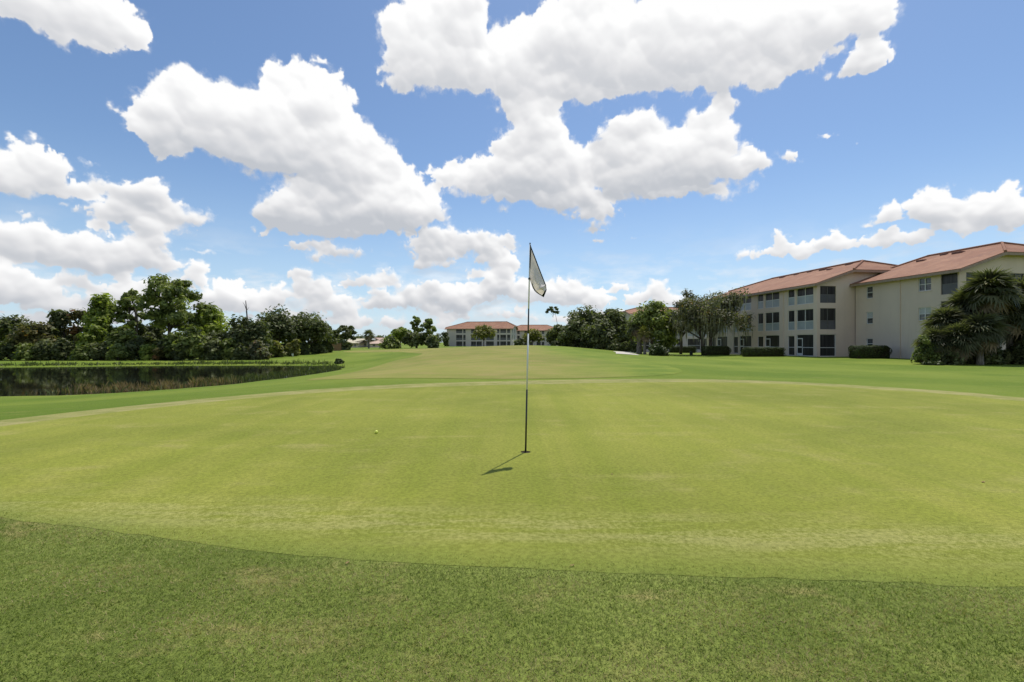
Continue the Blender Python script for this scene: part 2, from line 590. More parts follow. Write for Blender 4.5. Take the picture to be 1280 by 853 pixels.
def sheet(name, loop, spacing, dz, mat, holes=(), kind="structure"):
    """CDT sheet that follows the terrain dz above it; spacing(Y) gives its cell size."""
    loop = np.asarray(loop)
    pts = [Vector(p) for p in loop]
    edges = [(i, (i + 1) % len(loop)) for i in range(len(loop))]
    for h in holes:
        b = len(pts)
        pts += [Vector(p) for p in h]
        edges += [(b + i, b + (i + 1) % len(h)) for i in range(len(h))]
    y = loop[:, 1].min()
    row = 0
    while y < loop[:, 1].max():
        s = spacing(y)
        xx = np.arange(loop[:, 0].min() + (row % 2) * s / 2, loop[:, 0].max(), s)
        yy = np.full(xx.shape, y)
        ok = inside(loop, xx, yy) & (dist_poly(loop, xx, yy) > s * 0.35)
        for h in holes:
            ok &= ~inside(h, xx, yy) & (dist_poly(h, xx, yy) > s * 0.2)
        pts += [Vector((a, b)) for a, b in zip(xx[ok], yy[ok])]
        y += s * 0.87
        row += 1
    v2, e2, f2, _, _, _ = delaunay_2d_cdt(pts, edges, [], 2 if holes else 1, 1e-5)
    V = np.array([(p.x, p.y) for p in v2])
    fs = np.array([f for f in f2 if len(f) == 3])
    cen = V[fs].mean(1)
    ok = inside(loop, cen[:, 0], cen[:, 1])
    for h in holes:
        ok &= ~inside(np.asarray(h), cen[:, 0], cen[:, 1])
    fs = fs[ok]
    a, b, c = V[fs[:, 0]], V[fs[:, 1]], V[fs[:, 2]]
    cr = (b[:, 0] - a[:, 0]) * (c[:, 1] - a[:, 1]) - (b[:, 1] - a[:, 1]) * (c[:, 0] - a[:, 0])
    fs[cr < 0] = fs[cr < 0][:, ::-1]
    Z = terrain(V[:, 0], V[:, 1]) + dz
    me = mesh_np(name, np.c_[V, Z], fs, smooth=True)
    if name == "putting_green":
        at_ = me.attributes.new("near_edge", "FLOAT", "POINT")
        dd = dist_poly(loop[::3], V[:, 0], V[:, 1])
        at_.data.foreach_set("value", (np.exp(-(dd / .20) ** 1.3) * np.clip((5.2 - V[:, 1]) / 1.5, 0, 1)).astype(np.float32))
    return obj(name, me, mat, kind=kind)


green_pts = [g0(0, 531), g0(150, 512.5), g0(300, 497), g0(400, 489.5), g0(500, 485), g0(640, 481.5), g0(800, 479), g0(900, 478.5), g0(1000, 480.5), g0(1100, 486), g0(1200, 493), g0(1280, 501),
             (12.6, 7.6), (12.2, 4.6), (8.5, 2.6), (5, 2.25), g0(1280, 735), g0(1100, 728), g0(900, 722), g0(700, 714), g0(500, 705), g0(350, 694), g0(200, 674), g0(100, 661), g0(0, 648), (-5.6, 4.0), (-7.6, 5.4)]
GREEN = smooth_loop(green_pts, 0.12, jitter=0.006)
HX, HY = g0(657, 566)
hole = [(HX + 0.054 * math.cos(a), HY + 0.054 * math.sin(a)) for a in np.linspace(0, 2 * math.pi, 24, endpoint=False)]
sheet("putting_green", GREEN, lambda y: 0.12 if y < 4.2 else 0.3, 0.005, M["green"], [np.array(hole)])


def offset_loop(loop, d):
    P = np.asarray(loop)
    T = np.roll(P, -6, 0) - np.roll(P, 6, 0)
    T /= np.linalg.norm(T, axis=1)[:, None] + 1e-9
    N = np.c_[T[:, 1], -T[:, 0]]
    area = np.sum(P[:, 0] * np.roll(P[:, 1], -1) - np.roll(P[:, 0], -1) * P[:, 1])
    dd = d(P) if callable(d) else d
    return P + N * np.sign(area) * np.asarray(dd)[..., None]


GS = smooth_loop(green_pts, 0.4)
# fringe in front of the green (towards the camera) runs on behind it; collar round the far side
collar_out = offset_loop(GS, lambda P: np.where(P[:, 1] > 4, 0.75 + 0.045 * np.maximum(P[:, 1] - 4, 0), -0.02))
sheet("green_collar", collar_out, lambda y: 0.45, 0.004, M["collar"], [offset_loop(GS, -0.04)])
# the fringe sheet slips under the collar and green edges by a few millimetres of height, not of plan
sheet("fringe_turf", smooth_loop([(-9.8, 5.2), (-7.6, 5.0), (-5.2, 4.6), (-3.0, 3.6), (0, 2.8), (3, 2.7), (6, 2.8), (9.5, 3.3), (13.5, 4.5), (15, -2), (7, -6), (0, -6.5), (-7, -5.5), (-11.5, 0)], 0.35),
      lambda y: 0.3, 0.0035, M["fringe"], [offset_loop(GS, -0.06)])
fair_pts = [(-8.0, 19), (-2, 15.4), (3, 15.6), (6.5, 18.5), (8, 26), (9, 36), (8.5, 50), (8.0, 62), (9.5, 78), (8, 100), (-30, 110), (-36, 104), (-30, 92), (-19, 80), (-12, 64), (-10.5, 50), (-10.5, 38), (-10, 28)]
sheet("fairway", smooth_loop(fair_pts, 1.0), lambda y: 0.7 if y < 40 else 1.2, 0.008, M["fairway"])
path_pts = [g0(774, 446, -.3), g0(800, 446, -.42), (15.6, 60.5), (16.0, 66), (19, 71), (25, 75), (24.5, 76.5), (18, 73), (14.4, 68), (13.3, 62)]
sheet("cart_path", smooth_loop(path_pts, 0.6), lambda y: 0.8, 0.03, M["concrete"])
# water
sheet_loop = offset_loop(smooth_loop(pond_pts, 2.0), 1.0)
wm = MB()
wm.quad(*[(x, y, WATER) for x, y in sheet_loop])
wo = wm.build("pond_water", M["water"], kind="structure")


# ------------------------------------------------------------------ vegetation
def fib_dirs(n):
    v = rng.normal(size=(n, 3))
    return v / np.linalg.norm(v, axis=1)[:, None]


def leaf_faces(cen, nor, size, aspect=0.55):
    n = len(cen)
    r = rng.normal(size=(n, 3))
    t = np.cross(nor, r)
    t /= np.linalg.norm(t, axis=1)[:, None] + 1e-9
    b = np.cross(nor, t)
    s = size[:, None]
    v = np.stack([cen - t * s, cen - b * s * aspect + nor * s * .12, cen + t * s, cen + b * s * aspect + nor * s * .12], 1).reshape(-1, 3)
    f = np.arange(4 * n).reshape(-1, 4)
    return v, f


def clump_leaves(cens, rads, per, leaf, flat=0.75, tint_spread=0.3):
    """leaf quads through a set of ellipsoidal clumps: denser to the skin, turned outward."""
    C, N, T = [], [], []
    for c, r in zip(cens, rads):
        n = max(8, int(per * (0.7 + 0.6 * rng.random())))
        d = fib_dirs(n)
        rr = r * (0.35 + 0.75 * rng.random(n) ** 0.6)
        lump = 1 + 0.35 * np.sin(d[:, 0] * 5 + rng.random() * 6) * np.sin(d[:, 1] * 5 + rng.random() * 6)
        p = d * (rr * lump)[:, None]
        p[:, 2] *= flat
        C.append(np.asarray(c) + p)
        nn = d * 0.7 + rng.normal(size=(n, 3)) * 0.5 + np.array([0, 0, 0.65])
        N.append(nn / np.linalg.norm(nn, axis=1)[:, None])
        T.append(np.clip(rng.normal(0.45, tint_spread * 0.6) + rng.normal(0, tint_spread * 0.6, n), 0, 1))
    C, N, T = np.concatenate(C), np.concatenate(N), np.concatenate(T)
    sz = leaf * (0.6 + 0.8 * rng.random(len(C)))
    v, f = leaf_faces(C, N, sz)
    return v, f, T


def limb(mb, a, b, r0, r1, sag=0.15, k=4, sides=6):
    a, b = np.asarray(a, float), np.asarray(b, float)
    L = np.linalg.norm(b - a)
    pts, rr = [], []
    off = rng.normal(0, 0.06 * L, 3)
    for i in range(k + 1):
        t = i / k
        p = a + (b - a) * t + off * math.sin(math.pi * t)
        p[2] += sag * L * math.sin(math.pi * t) * 0.5
        pts.append(p)
        rr.append(r0 + (r1 - r0) * t)
    mb.tube(pts, rr, sides)


def tree(name, label, cat, x, y, H, R, style, mat, leaf=0.3, clumps=34, per=95, base=None, low=0.3, group=None, trunk_r=None, lean=0.0, z=None, cdepth=None, crown_name="crown", gaps=1.0):
    zb = (tz(x, y) if z is None else z) - 0.05
    t = thing(name, label, cat, (x, y, zb), 0, group)
    tr = trunk_r or 0.028 * H
    Rd = cdepth or R
    cens, rads = [], []
    mb = MB()
    if style == "oak":            # broad dome from low*H to H
        zc = H * (low + (1 - low) * 0.42)
        rz = H - zc
        for i in range(clumps):
            d = fib_dirs(1)[0]
            if d[2] < -0.45:
                d[2] *= -0.6
            q = 0.55 + 0.35 * rng.random() if i % 4 else 0.3
            c = np.array([d[0] * R * q + lean * 0.5, d[1] * Rd * q, zc + d[2] * q * (rz if d[2] > 0 else (zc - H * low)) * 0.98])
            cens.append(c)
            rads.append(R * (0.24 + 0.16 * rng.random()))
        top = np.array([lean * 0.4, 0, zc * 0.8])
        limb(mb, (0, 0, 0), top, tr, tr * 0.6, 0, 4, 8)
        for c in cens[::3]:
            limb(mb, top * (0.6 + 0.4 * rng.random()), c, tr * 0.45, tr * 0.08, 0.1)
    elif style == "pine":         # open crown of flattened tufts at the ends of limbs
        top = np.array([lean, 0, H * 0.96])
        limb(mb, (0, 0, 0), top, tr, tr * 0.25, 0, 6, 8)
        for i in range(clumps):
            u = (i + 0.5) / clumps
            h = H * (low + (0.99 - low) * u)
            prof = (0.45 + 0.55 * math.sin(math.pi * min(1, (u * 0.8 + 0.2)))) if u < 0.85 else 0.5
            a = i * 2.4 + rng.normal(0, 0.4)
            q = R * prof * (0.35 + 0.6 * rng.random())
            c = np.array([math.cos(a) * q + lean * u, math.sin(a) * q, h + rng.normal(0, 0.02 * H)])
            cens.append(c)
            rads.append(R * (0.17 + 0.10 * rng.random()))
            limb(mb, top * max(0.1, (h / H - 0.08)), c, tr * 0.3, tr * 0.06, 0.12)
    elif style == "column":       # tall irregular crown from near the ground
        top = np.array([lean, 0, H * 0.9])
        limb(mb, (0, 0, 0), top, tr, tr * 0.25, 0, 5, 7)
        for i in range(clumps):
            u = rng.random() ** 0.85
            h = H * (low + (0.95 - low) * u)
            w = R * (0.55 + 0.45 * math.sin(u * 2.6 + 0.5)) * (1 - 0.45 * u ** 3)
            a = rng.random() * 6.283
            q = w * (0.25 + 0.65 * rng.random())
            cens.append(np.array([math.cos(a) * q + lean * u, math.sin(a) * q, h]))
            rads.append(R * (0.26 + 0.2 * rng.random()))
            if i % 3 == 0:
                limb(mb, top * max(0.1, (h / H - 0.1)), cens[-1], tr * 0.3, tr * 0.06, 0.1)
    else:                         # shrub to the ground
        for i in range(clumps):
            d = fib_dirs(1)[0]
            d[2] = abs(d[2])
            q = 0.35 + 0.4 * rng.random()
            cens.append(np.array([d[0] * R * q, d[1] * Rd * q, H * 0.12 + d[2] * H * 0.75 * q * 1.35]))
            rads.append(min(R, H) * (0.26 + 0.16 * rng.random()))
        for c in cens[::4]:
            limb(mb, (rng.normal(0, 0.1), rng.normal(0, .1), 0), c, tr * 0.5, tr * 0.1, 0.05)
    v, f, T = clump_leaves(cens, rads, per, leaf, 0.6 if style == "pine" else 0.8)
    v[:, 2] = np.maximum(v[:, 2], 0.04)
    me = mesh_np(name, v, f, T)
    mb.build("stem" if style == "shrub" else "trunk", M["bark"], t, smooth=True)
    obj(crown_name if style != "shrub" else "foliage", me, M[mat], t)
    return t


def at(px, Y):
    return gx(px, Y), Y


def tree_px(px, top, hw, Y, name, label, style, mat, cat="tree", **kw):
    """px, hw in photograph pixels at depth Y; the tree stands on the terrain there."""
    x = gx(px, Y)
    zb = tz(x, Y)
    H = gz(top, Y) - zb
    return tree(name, label, cat, x, Y, H, hw / F * Y, style, mat, **kw)


# wood behind the pond
G_W = "trees of the wood behind the pond"
W = [
    (12, 394, 26, 78, "oak_tree", "dark domed oak at the far left end of the wood behind the pond", "oak", "oak", {}),
    (44, 402, 22, 73, "broadleaf_tree", "low rust tinged tree beside the domed oak at the left of the pond", "oak", "rust", dict(low=.05)),
    (74, 388, 19, 76, "broadleaf_tree", "narrow dark green tree left of the brownish sparse tree", "column", "oak", dict(low=.05)),
    (100, 384, 17, 77, "broadleaf_tree", "sparse brownish tree with bare twigs in the wood", "column", "rust", dict(low=.1, clumps=26, per=60)),
    (130, 369, 22, 75, "pine_tree", "bright green tall tree, left one of the pair beside the big pine", "column", "bright", dict(low=.25, clumps=40)),
    (162, 364, 20, 77, "pine_tree", "dark headed tall pine with a gap of sky on its right side", "pine", "pine", dict(low=.42, clumps=30, per=110)),
    (188, 398, 16, 79, "broadleaf_tree", "round topped dark tree under the left limbs of the big pine", "oak", "oak", dict(low=.1)),
    (213, 349, 36, 74, "pine_tree", "tallest pine with open clumped crown standing over the pond", "pine", "pine", dict(low=.42, clumps=52, per=120)),
    (262, 384, 24, 77, "broadleaf_tree", "yellow green tree just right of the tallest pine", "column", "bright", dict(low=.25, clumps=36)),
    (118, 405, 16, 71, "broadleaf_tree", "small light green tree in front of the wood with yellowish clumps", "oak", "bright", dict(low=.1, clumps=24)),
    (155, 406, 20, 72, "broadleaf_tree", "mid green tree filling the wood below the dark headed pine", "oak", "mid", dict(low=.05)),
    (238, 408, 26, 71, "broadleaf_tree", "dull green spreading tree at the foot of the tallest pine", "oak", "mid", dict(low=.04)),
    (270, 412, 22, 73, "broadleaf_tree", "dark bushy tree between yellow green tree and the round oak", "oak", "oak", dict(low=.03)),
    (308, 394, 28, 74, "oak_tree", "very dark round oak reaching to the ground beneath the dead snag", "oak", "oak", dict(low=.02, clumps=50)),
    (347, 384, 32, 88, "oak_tree", "tall dark oak right behind the very dark round one", "oak", "oak", dict(low=.05, clumps=50)),
    (386, 387, 27, 92, "oak_tree", "dark oak at the right end of the wood, above the lawn", "oak", "oak", dict(low=.05, clumps=46)),
    (408, 398, 11, 98, "oak_tree", "small dark tree closing the right edge of the wood", "oak", "oak", dict(low=.05, clumps=22)),
    (344, 416, 12, 80, "yellowish_shrub", "pale yellow green shrub in front of the tall dark oak", "shrub", "yellow", dict(clumps=20)),
    (366, 421, 10, 83, "yellowish_shrub", "small golden shrub on the lawn edge right of the pale one", "shrub", "yellow", dict(clumps=16)),
    (199, 427, 8, 69, "rusty_shrub", "rust brown dying shrub at the waterline under the tallest pine", "shrub", "rust", dict(clumps=14)),
]
for px, top, hw, Y, nm, lab, st, mt, kw in W:
    k = dict(leaf=0.3, clumps=36, per=100)
    k.update(kw)
    tree_px(px, top, hw, Y, nm, lab, st, mt, cat="shrub" if "shrub" in nm else "tree", group=G_W if "shrub" not in nm else None, **k)

# undergrowth along the far bank
US = [(-14, 418, 18, 72, "mid"), (14, 420, 18, 72, "oak"), (36, 423, 15, 70, "mid"), (57, 420, 15, 70.5, "oak"), (82, 417, 17, 71, "oak"), (104, 424, 13, 69, "mid"), (127, 420, 15, 70, "oak"), (147, 424, 14, 69, "mid"), (168, 416, 17, 71, "oak"),
      (186, 425, 12, 69, "bright"), (207, 418, 16, 70.5, "oak"), (228, 422, 14, 69.5, "oak"), (248, 421, 15, 70, "mid"), (268, 424, 14, 70, "oak"), (286, 420, 15, 71, "mid"), (302, 428, 12, 70.5, "oak"), (324, 424, 14, 71.5, "grey"), (356, 426, 12, 86, "oak"), (376, 424, 13, 90, "oak"), (396, 424, 12, 94, "oak"), (409, 424, 9, 98, "oak")]
for px, top, hw, Y, mt in US:
    tree_px(px, top, hw, Y, "bank_shrub", "leafy undergrowth shrub at the foot of the wood on the far pond bank", "shrub", mt, cat="shrub", group="undergrowth along the far pond bank", leaf=.25, clumps=26, per=100)

# dead snag
x, y = at(309, 79)
zb = tz(x, y)
t = thing("dead_tree", "bare dead trunk poking up above the very dark round oak", "dead tree", (x, y, zb))
mb = MB()
hs = gz(376, 79) - zb
limb(mb, (0, 0, 0), (-0.25, 0, hs), .2, .06, 0, 6, 8)
limb(mb, (-0.2, 0, hs * .86), (-.75, .1, hs * .97), .06, .02, 0, 3)
limb(mb, (-0.2, 0, hs * .8), (.35, -.1, hs * .88), .05, .02, 0, 3)
mb.build("trunk", M["deadwood"], t, smooth=True)

# distant trees between wood and far building
DT = [
    (433, 408, 13, 120, "pine_tree", "small umbrella shaped pine beyond the right end of the wood", "pine", "oak", dict(low=.5, clumps=18, per=90)),
    (430, 424, 10, 118, "broadleaf_tree", "low dark bushy tree under the small umbrella shaped pine", "shrub", "oak", dict(clumps=16)),
    (421, 416, 7, 128, "broadleaf_tree", "thin dark tree squeezed between wood and umbrella shaped pine", "column", "oak", dict(low=.1, clumps=14)),
    (488, 417, 13, 125, "broadleaf_tree", "low round olive tree at the left end of the far clump", "shrub", "mid", dict(clumps=26)),
    (501, 404, 13, 135, "broadleaf_tree", "light green domed tree in the clump left of the far building", "oak", "bright", dict(low=.1)),
    (521, 396, 7.5, 130, "pine_tree", "slim pine with ball shaped top left of its taller twin", "pine", "pine", dict(low=.45, clumps=18, per=90)),
    (536, 399, 9.5, 128, "pine_tree", "broader pine nearest the left end of the far building", "pine", "pine", dict(low=.4, clumps=22, per=90)),
    (520, 414, 14, 126, "broadleaf_tree", "dark tree filling the middle of the far clump below slim pine", "oak", "oak", dict(low=.03)),
    (540, 418, 10, 124, "broadleaf_tree", "dark bushy tree at the right foot of the far clump", "shrub", "oak", dict(clumps=20)),
    (605, 405, 15, 150, "ornamental_tree", "small yellow green tree in front of the far building's facade", "oak", "yellow", dict(low=.2, clumps=28, per=42)),
    (666, 409, 13, 145, "ornamental_tree", "pale lime green tree behind the flagstick before the far wing", "oak", "yellow", dict(low=.1, clumps=26, per=50)),
    (650, 421, 7, 142, "broadleaf_tree", "dark little tree left of the pale lime one by the far wing", "shrub", "oak", dict(clumps=16)),
    (556, 415, 6, 195, "broadleaf_tree", "dark tree hugging the left corner of the far building", "column", "oak", dict(low=.1, clumps=14, per=60)),
]
for px, top, hw, Y, nm, lab, st, mt, kw in DT:
    k = dict(leaf=0.42, clumps=30, per=80)
    k.update(kw)
    tree_px(px, top, hw, Y, nm, lab, st, mt, **k)

# dark oak mass right of the flag
OM = [
    (702, 402, 17, 88, "low dark oak at the left end of the clump right of the flag", 40),
    (735, 379, 27, 86, "tallest dark oak in the clump right of the flag", 60),
    (767, 384, 24, 82, "broad dark oak at the right of the clump, above the path", 54),
    (718, 396, 20, 82, "dark oak in the clump between the low one and the tallest", 44),
    (750, 402, 20, 78, "dark lower oak standing in front of the clump's middle", 44),
    (783, 404, 10, 76, "small dark oak at the clump's right edge beside the path", 28),
]
for px, top, hw, Y, lab, n in OM:
    tree_px(px, top, hw, Y, "oak_tree", lab, "oak", "oak", group="dark oaks right of the flag", leaf=.3, clumps=n, per=110, low=.03)
for px, top, hw, Y in ((700, 424, 12, 86), (716, 420, 13, 83), (735, 420, 14, 80), (752, 424, 12, 77), (768, 424, 12, 75.5), (782, 427, 8, 74)):
    tree_px(px, top, hw, Y, "undergrowth_shrub", "dark undergrowth shrub closing the gap below the oaks right of the flag", "shrub", "oak", cat="shrub", group="undergrowth below the oaks right of the flag", leaf=.25, clumps=22, per=95)
tree_px(689, 383, 8.5, 120, "pine_tree", "thin pine whose tuft shows alone over the far wing's roof", "pine", "oak", low=.84, clumps=9, per=34, leaf=.36, trunk_r=.1, lean=.6)


# ------------------------------------------------------------------ palms
def fan_frond(L, pet, mb_v, mb_f, mb_t, M4, tint, seg=17):
    """a costapalmate sabal leaf: petiole along +x, then a folded fan of drooping leaflets."""
    base = len(mb_v)
    def add(p):
        mb_v.append(M4 @ Vector(p))
        return len(mb_v) - 1
    w = 0.022 * (L / 1.0)
    a = [add((0, -w, 0)), add((pet, -w * .6, .06 * pet)), add((pet, w * .6, .06 * pet)), add((0, w, 0))]
    mb_f.append(tuple(a)); mb_t.append(tint * .9)
    for i in range(seg):
        an = rad(-118 + 236 * i / (seg - 1))
        l = L * (0.72 + 0.28 * math.cos(an * 0.6)) * random.uniform(.85, 1.1)
        ca, sa = math.cos(an), math.sin(an)
        hw = L * 0.062
        z0 = 0.06 * pet
        fold = 0.22 * L * abs(sa) 
        m = (pet + ca * l * .5, sa * l * .5, z0 + fold * .5)
        tip = (pet + ca * l * .98, sa * l * .96, z0 + fold * .55 - L * random.uniform(.22, .62))
        i0 = add((pet, 0, z0))
        i1 = add((m[0] - sa * hw, m[1] + ca * hw, m[2] + .01))
        i2 = add((m[0] + sa * hw, m[1] - ca * hw, m[2] - .03 * L))
        i3 = add(tip)
        mb_f.append((i0, i2, i3, i1))
        mb_t.append(min(1, max(0, tint + random.gauss(0, .1))))


def palm(label, x, y, H, crown_r, fronds=34, trunk_r=.17, lean=(0, 0), dead=9, group=None, name="palm_tree", mat="palm", z=None):
    zb = (tz(x, y) if z is None else z) - .05
    t = thing(name, label, "palm", (x, y, zb), 0, group)
    th = max(.5, H - crown_r * .75)
    mb = MB()
    pts, rr = [], []
    for i in range(13):
        u = i / 12
        pts.append((lean[0] * u * u, lean[1] * u * u, th * u))
        rr.append(trunk_r * (1.25 - .35 * u if u < .2 else 1.18 - .22 * u) * (1 + .06 * (i % 2)))
    mb.tube(pts, rr, 10)
    mb.build("trunk", M["palmbark"], t, smooth=False)
    for nm, n, mt, el in (("crown", fronds, mat, (-30, 80)), ("dead_fronds", dead, "deadfrond", (-72, -35))):
        if not n:
            continue
        V, Fc, T = [], [], []
        for i in range(n):
            az = i * 2.39996 + random.uniform(-.3, .3)
            u = (i + .5) / n
            e = rad(el[0] + (el[1] - el[0]) * u + random.uniform(-8, 8))
            L = crown_r * .55 * random.uniform(.8, 1.15)
            pet = crown_r * .48 * random.uniform(.8, 1.1)
            m4 = Matrix.Translation((lean[0], lean[1], th + .08)) @ Matrix.Rotation(az, 4, "Z") @ Matrix.Rotation(-e, 4, "Y") @ Matrix.Rotation(random.uniform(-.5, .5), 4, "X")
            fan_frond(L, pet, V, Fc, T, m4, random.uniform(.15, .8))
        V = np.array([tuple(v) for v in V])
        V[:, 2] = np.maximum(V[:, 2], .05)
        obj(nm, mesh_np(nm, V, np.array(Fc), T), M[mt], t)
    return t


def palm_px(px, top, Y, cr_px, label, **kw):
    x = gx(px, Y)
    H = gz(top, Y) - tz(x, Y)
    return palm(label, x, Y, H, cr_px / F * Y, **kw)


GP = "fan palms in the clump at the right edge"
palm_px(1243, 343, 35.0, 34, "tallest fan palm in the right clump with a thick pale leaning trunk", fronds=96, trunk_r=.24, lean=(-.35, 0), group=GP)
palm_px(1275, 352, 36.5, 34, "fan palm at the far right edge, right of the tallest one", fronds=84, group=GP)
palm_px(1212, 366, 36.5, 33, "fan palm just left of the tallest, its crown half as high again as the bush", fronds=84, group=GP)
palm_px(1184, 388, 36.0, 29, "lower fan palm with rusty fronds left in the right clump", fronds=84, dead=16, group=GP)
palm_px(1225, 395, 34.3, 30, "fan palm with low crown in front of the tallest one's trunk", fronds=84, dead=14, group=GP)
palm_px(1198, 408, 34.6, 27, "short fan palm with fronds near the ground beneath the rusty one", fronds=84, dead=10, group=GP)
palm_px(1170, 412, 35.4, 24, "small fan palm at the left of the clump beside the light bush", fronds=84, dead=10, group=GP)
palm_px(1262, 372, 35.6, 32, "fan palm filling the clump between the tallest and the edge one", fronds=84, group=GP)
palm_px(1204, 386, 37.2, 31, "fan palm behind the rusty fronded and short ones", fronds=80, group=GP)
palm_px(1292, 392, 35.2, 34, "low fan palm cut by the photo's right edge", fronds=84, group=GP)
tree_px(1156, 415, 15, 35.2, "leafy_shrub", "light green bush at the left end of the right palm clump", "shrub", "mid", cat="shrub", leaf=.1, clumps=30, per=110)
tree_px(1180, 434, 22, 35.0, "leafy_shrub", "dark bush filling the ground below the small and rusty palms", "shrub", "oak", cat="shrub", leaf=.11, clumps=34, per=120)
tree_px(1216, 430, 26, 36.0, "leafy_shrub", "dark bush behind the low crowned palm in the right clump", "shrub", "oak", cat="shrub", leaf=.11, clumps=34, per=120)
tree_px(1234, 428, 17, 34.8, "leafy_shrub", "dark bush left of the tallest palm's thick pale trunk", "shrub", "oak", cat="shrub", leaf=.11, clumps=30, per=120)
tree_px(1284, 426, 20, 34.6, "leafy_shrub", "dark bush filling the ground at the photo's right edge", "shrub", "oak", cat="shrub", leaf=.11, clumps=30, per=120)
tree_px(1258, 432, 13, 35.4, "leafy_shrub", "dark bush just right of the tallest palm's thick pale trunk", "shrub", "oak", cat="shrub", leaf=.11, clumps=28, per=120)
tree_px(1165, 449, 14, 34.0, "ground_shrub", "low dark trimmed shrub at the lawn edge below the palm clump", "shrub", "hedge", cat="shrub", leaf=.08, clumps=26, per=100)

palm_px(461, 413, 140, 9, "lone dark palm in front of the small pink house", fronds=20, trunk_r=.2, dead=5, mat="palm")
palm_px(799, 398, 66, 15, "fan palm with shaggy dark skirt beside the cart path", fronds=30, trunk_r=.3, dead=26)
palm_px(806, 410, 63, 12, "small pale fan palm in front of the shaggy one", fronds=26, trunk_r=.16, dead=6, mat="yellow")
tree_px(816, 378, 25, 65, "broadleaf_tree", "slender yellow green tree rising over the palms by the path", "column", "pine", leaf=.26, clumps=34, per=80, low=.3)
tree_px(834, 384, 17, 67, "broadleaf_tree", "dull green tree right of the slender yellow green one", "column", "mid", leaf=.24, clumps=34, per=85, low=.1)
tree_px(851, 377, 17, 74, "broadleaf_tree", "grey green tree behind the left side of the mossy live oak", "oak", "grey", leaf=.24, clumps=34, per=85, low=.25)
tree_px(794, 396, 13, 72, "broadleaf_tree", "dark tree between the oak clump and the palms by the path", "column", "oak", leaf=.24, clumps=24, per=85, low=.05)
tree_px(822, 427, 13, 58.5, "dark_shrub", "dark rounded shrub on the lawn at the foot of the palms", "shrub", "hedge", cat="shrub", leaf=.13, clumps=26, per=110)


# mossy live oak before the apartments
def mossy_oak():
    Y = 62.0
    x0 = gx(882, Y)
    zb = tz(x0, Y) - .05
    t = thing("live_oak", "spreading live oak hung with grey moss in front of the apartments", "tree", (x0, Y, zb))
    mb = MB()
    fork = np.array([.1, 0, 1.7])
    limb(mb, (-.2, 0, 0), fork + (-.5, 0, .3), .30, .22, 0, 4, 8)
    limb(mb, (.35, .2, 0), fork + (.6, .2, .5), .26, .2, 0, 4, 8)
    ends = []
    for i in range(20):
        a = i * 2.4
        q = (1.0 + 3.0 * rng.random())
        e = np.array([math.cos(a) * q * 1.12, math.sin(a) * q * .9, 4.6 + 2.9 * rng.random() - .2 * q])
        s = fork + ((-.5, 0, .3) if e[0] < 0 else (.6, .2, .5))
        limb(mb, s, e, .13, .04, .12, 5, 7)
        ends.append(e)
        for k in range(3):
            e2 = e + rng.normal(0, .85, 3) + (0, 0, .1)
            limb(mb, s + (e - s) * .75, e2, .07, .02, .05, 3, 5)
            ends.append(e2)
    mb.build("trunk", M["bark"], t, smooth=True)
    ends = np.array(ends)
    ends = ends[(ends[:, 2] < 8.3) & (ends[:, 2] > 3.4)]
    v, f, T = clump_leaves(ends, np.full(len(ends), .98) * (.7 + .6 * rng.random(len(ends))), 165, .15, .7)
    v[:, 2] = np.minimum(v[:, 2], 8.8)
    obj("crown", mesh_np("crown", v, f, T), M["grey"], t)
    # moss strands
    V, Fc, T = [], [], []
    for e in ends:
        for k in range(14):
            p = e + rng.normal(0, .5, 3) - (0, 0, .45)
            L = rng.uniform(.5, 1.7)
            a = rng.random() * 6.28
            w = rng.uniform(.03, .08)
            dx, dy = math.cos(a) * w, math.sin(a) * w
            b = len(V)
            V += [(p[0] - dx, p[1] - dy, p[2]), (p[0] + dx, p[1] + dy, p[2]), (p[0] + dx * .9, p[1] + dy * .9 + .04, p[2] - L * .55), (p[0], p[1] + .03, p[2] - L)]
            Fc.append((b, b + 1, b + 2, b + 3))
            T.append(rng.random())
    obj("hanging_moss", mesh_np("moss", np.array(V), np.array(Fc), T), M["moss"], t)


rng = np.random.default_rng(4)
mossy_oak()


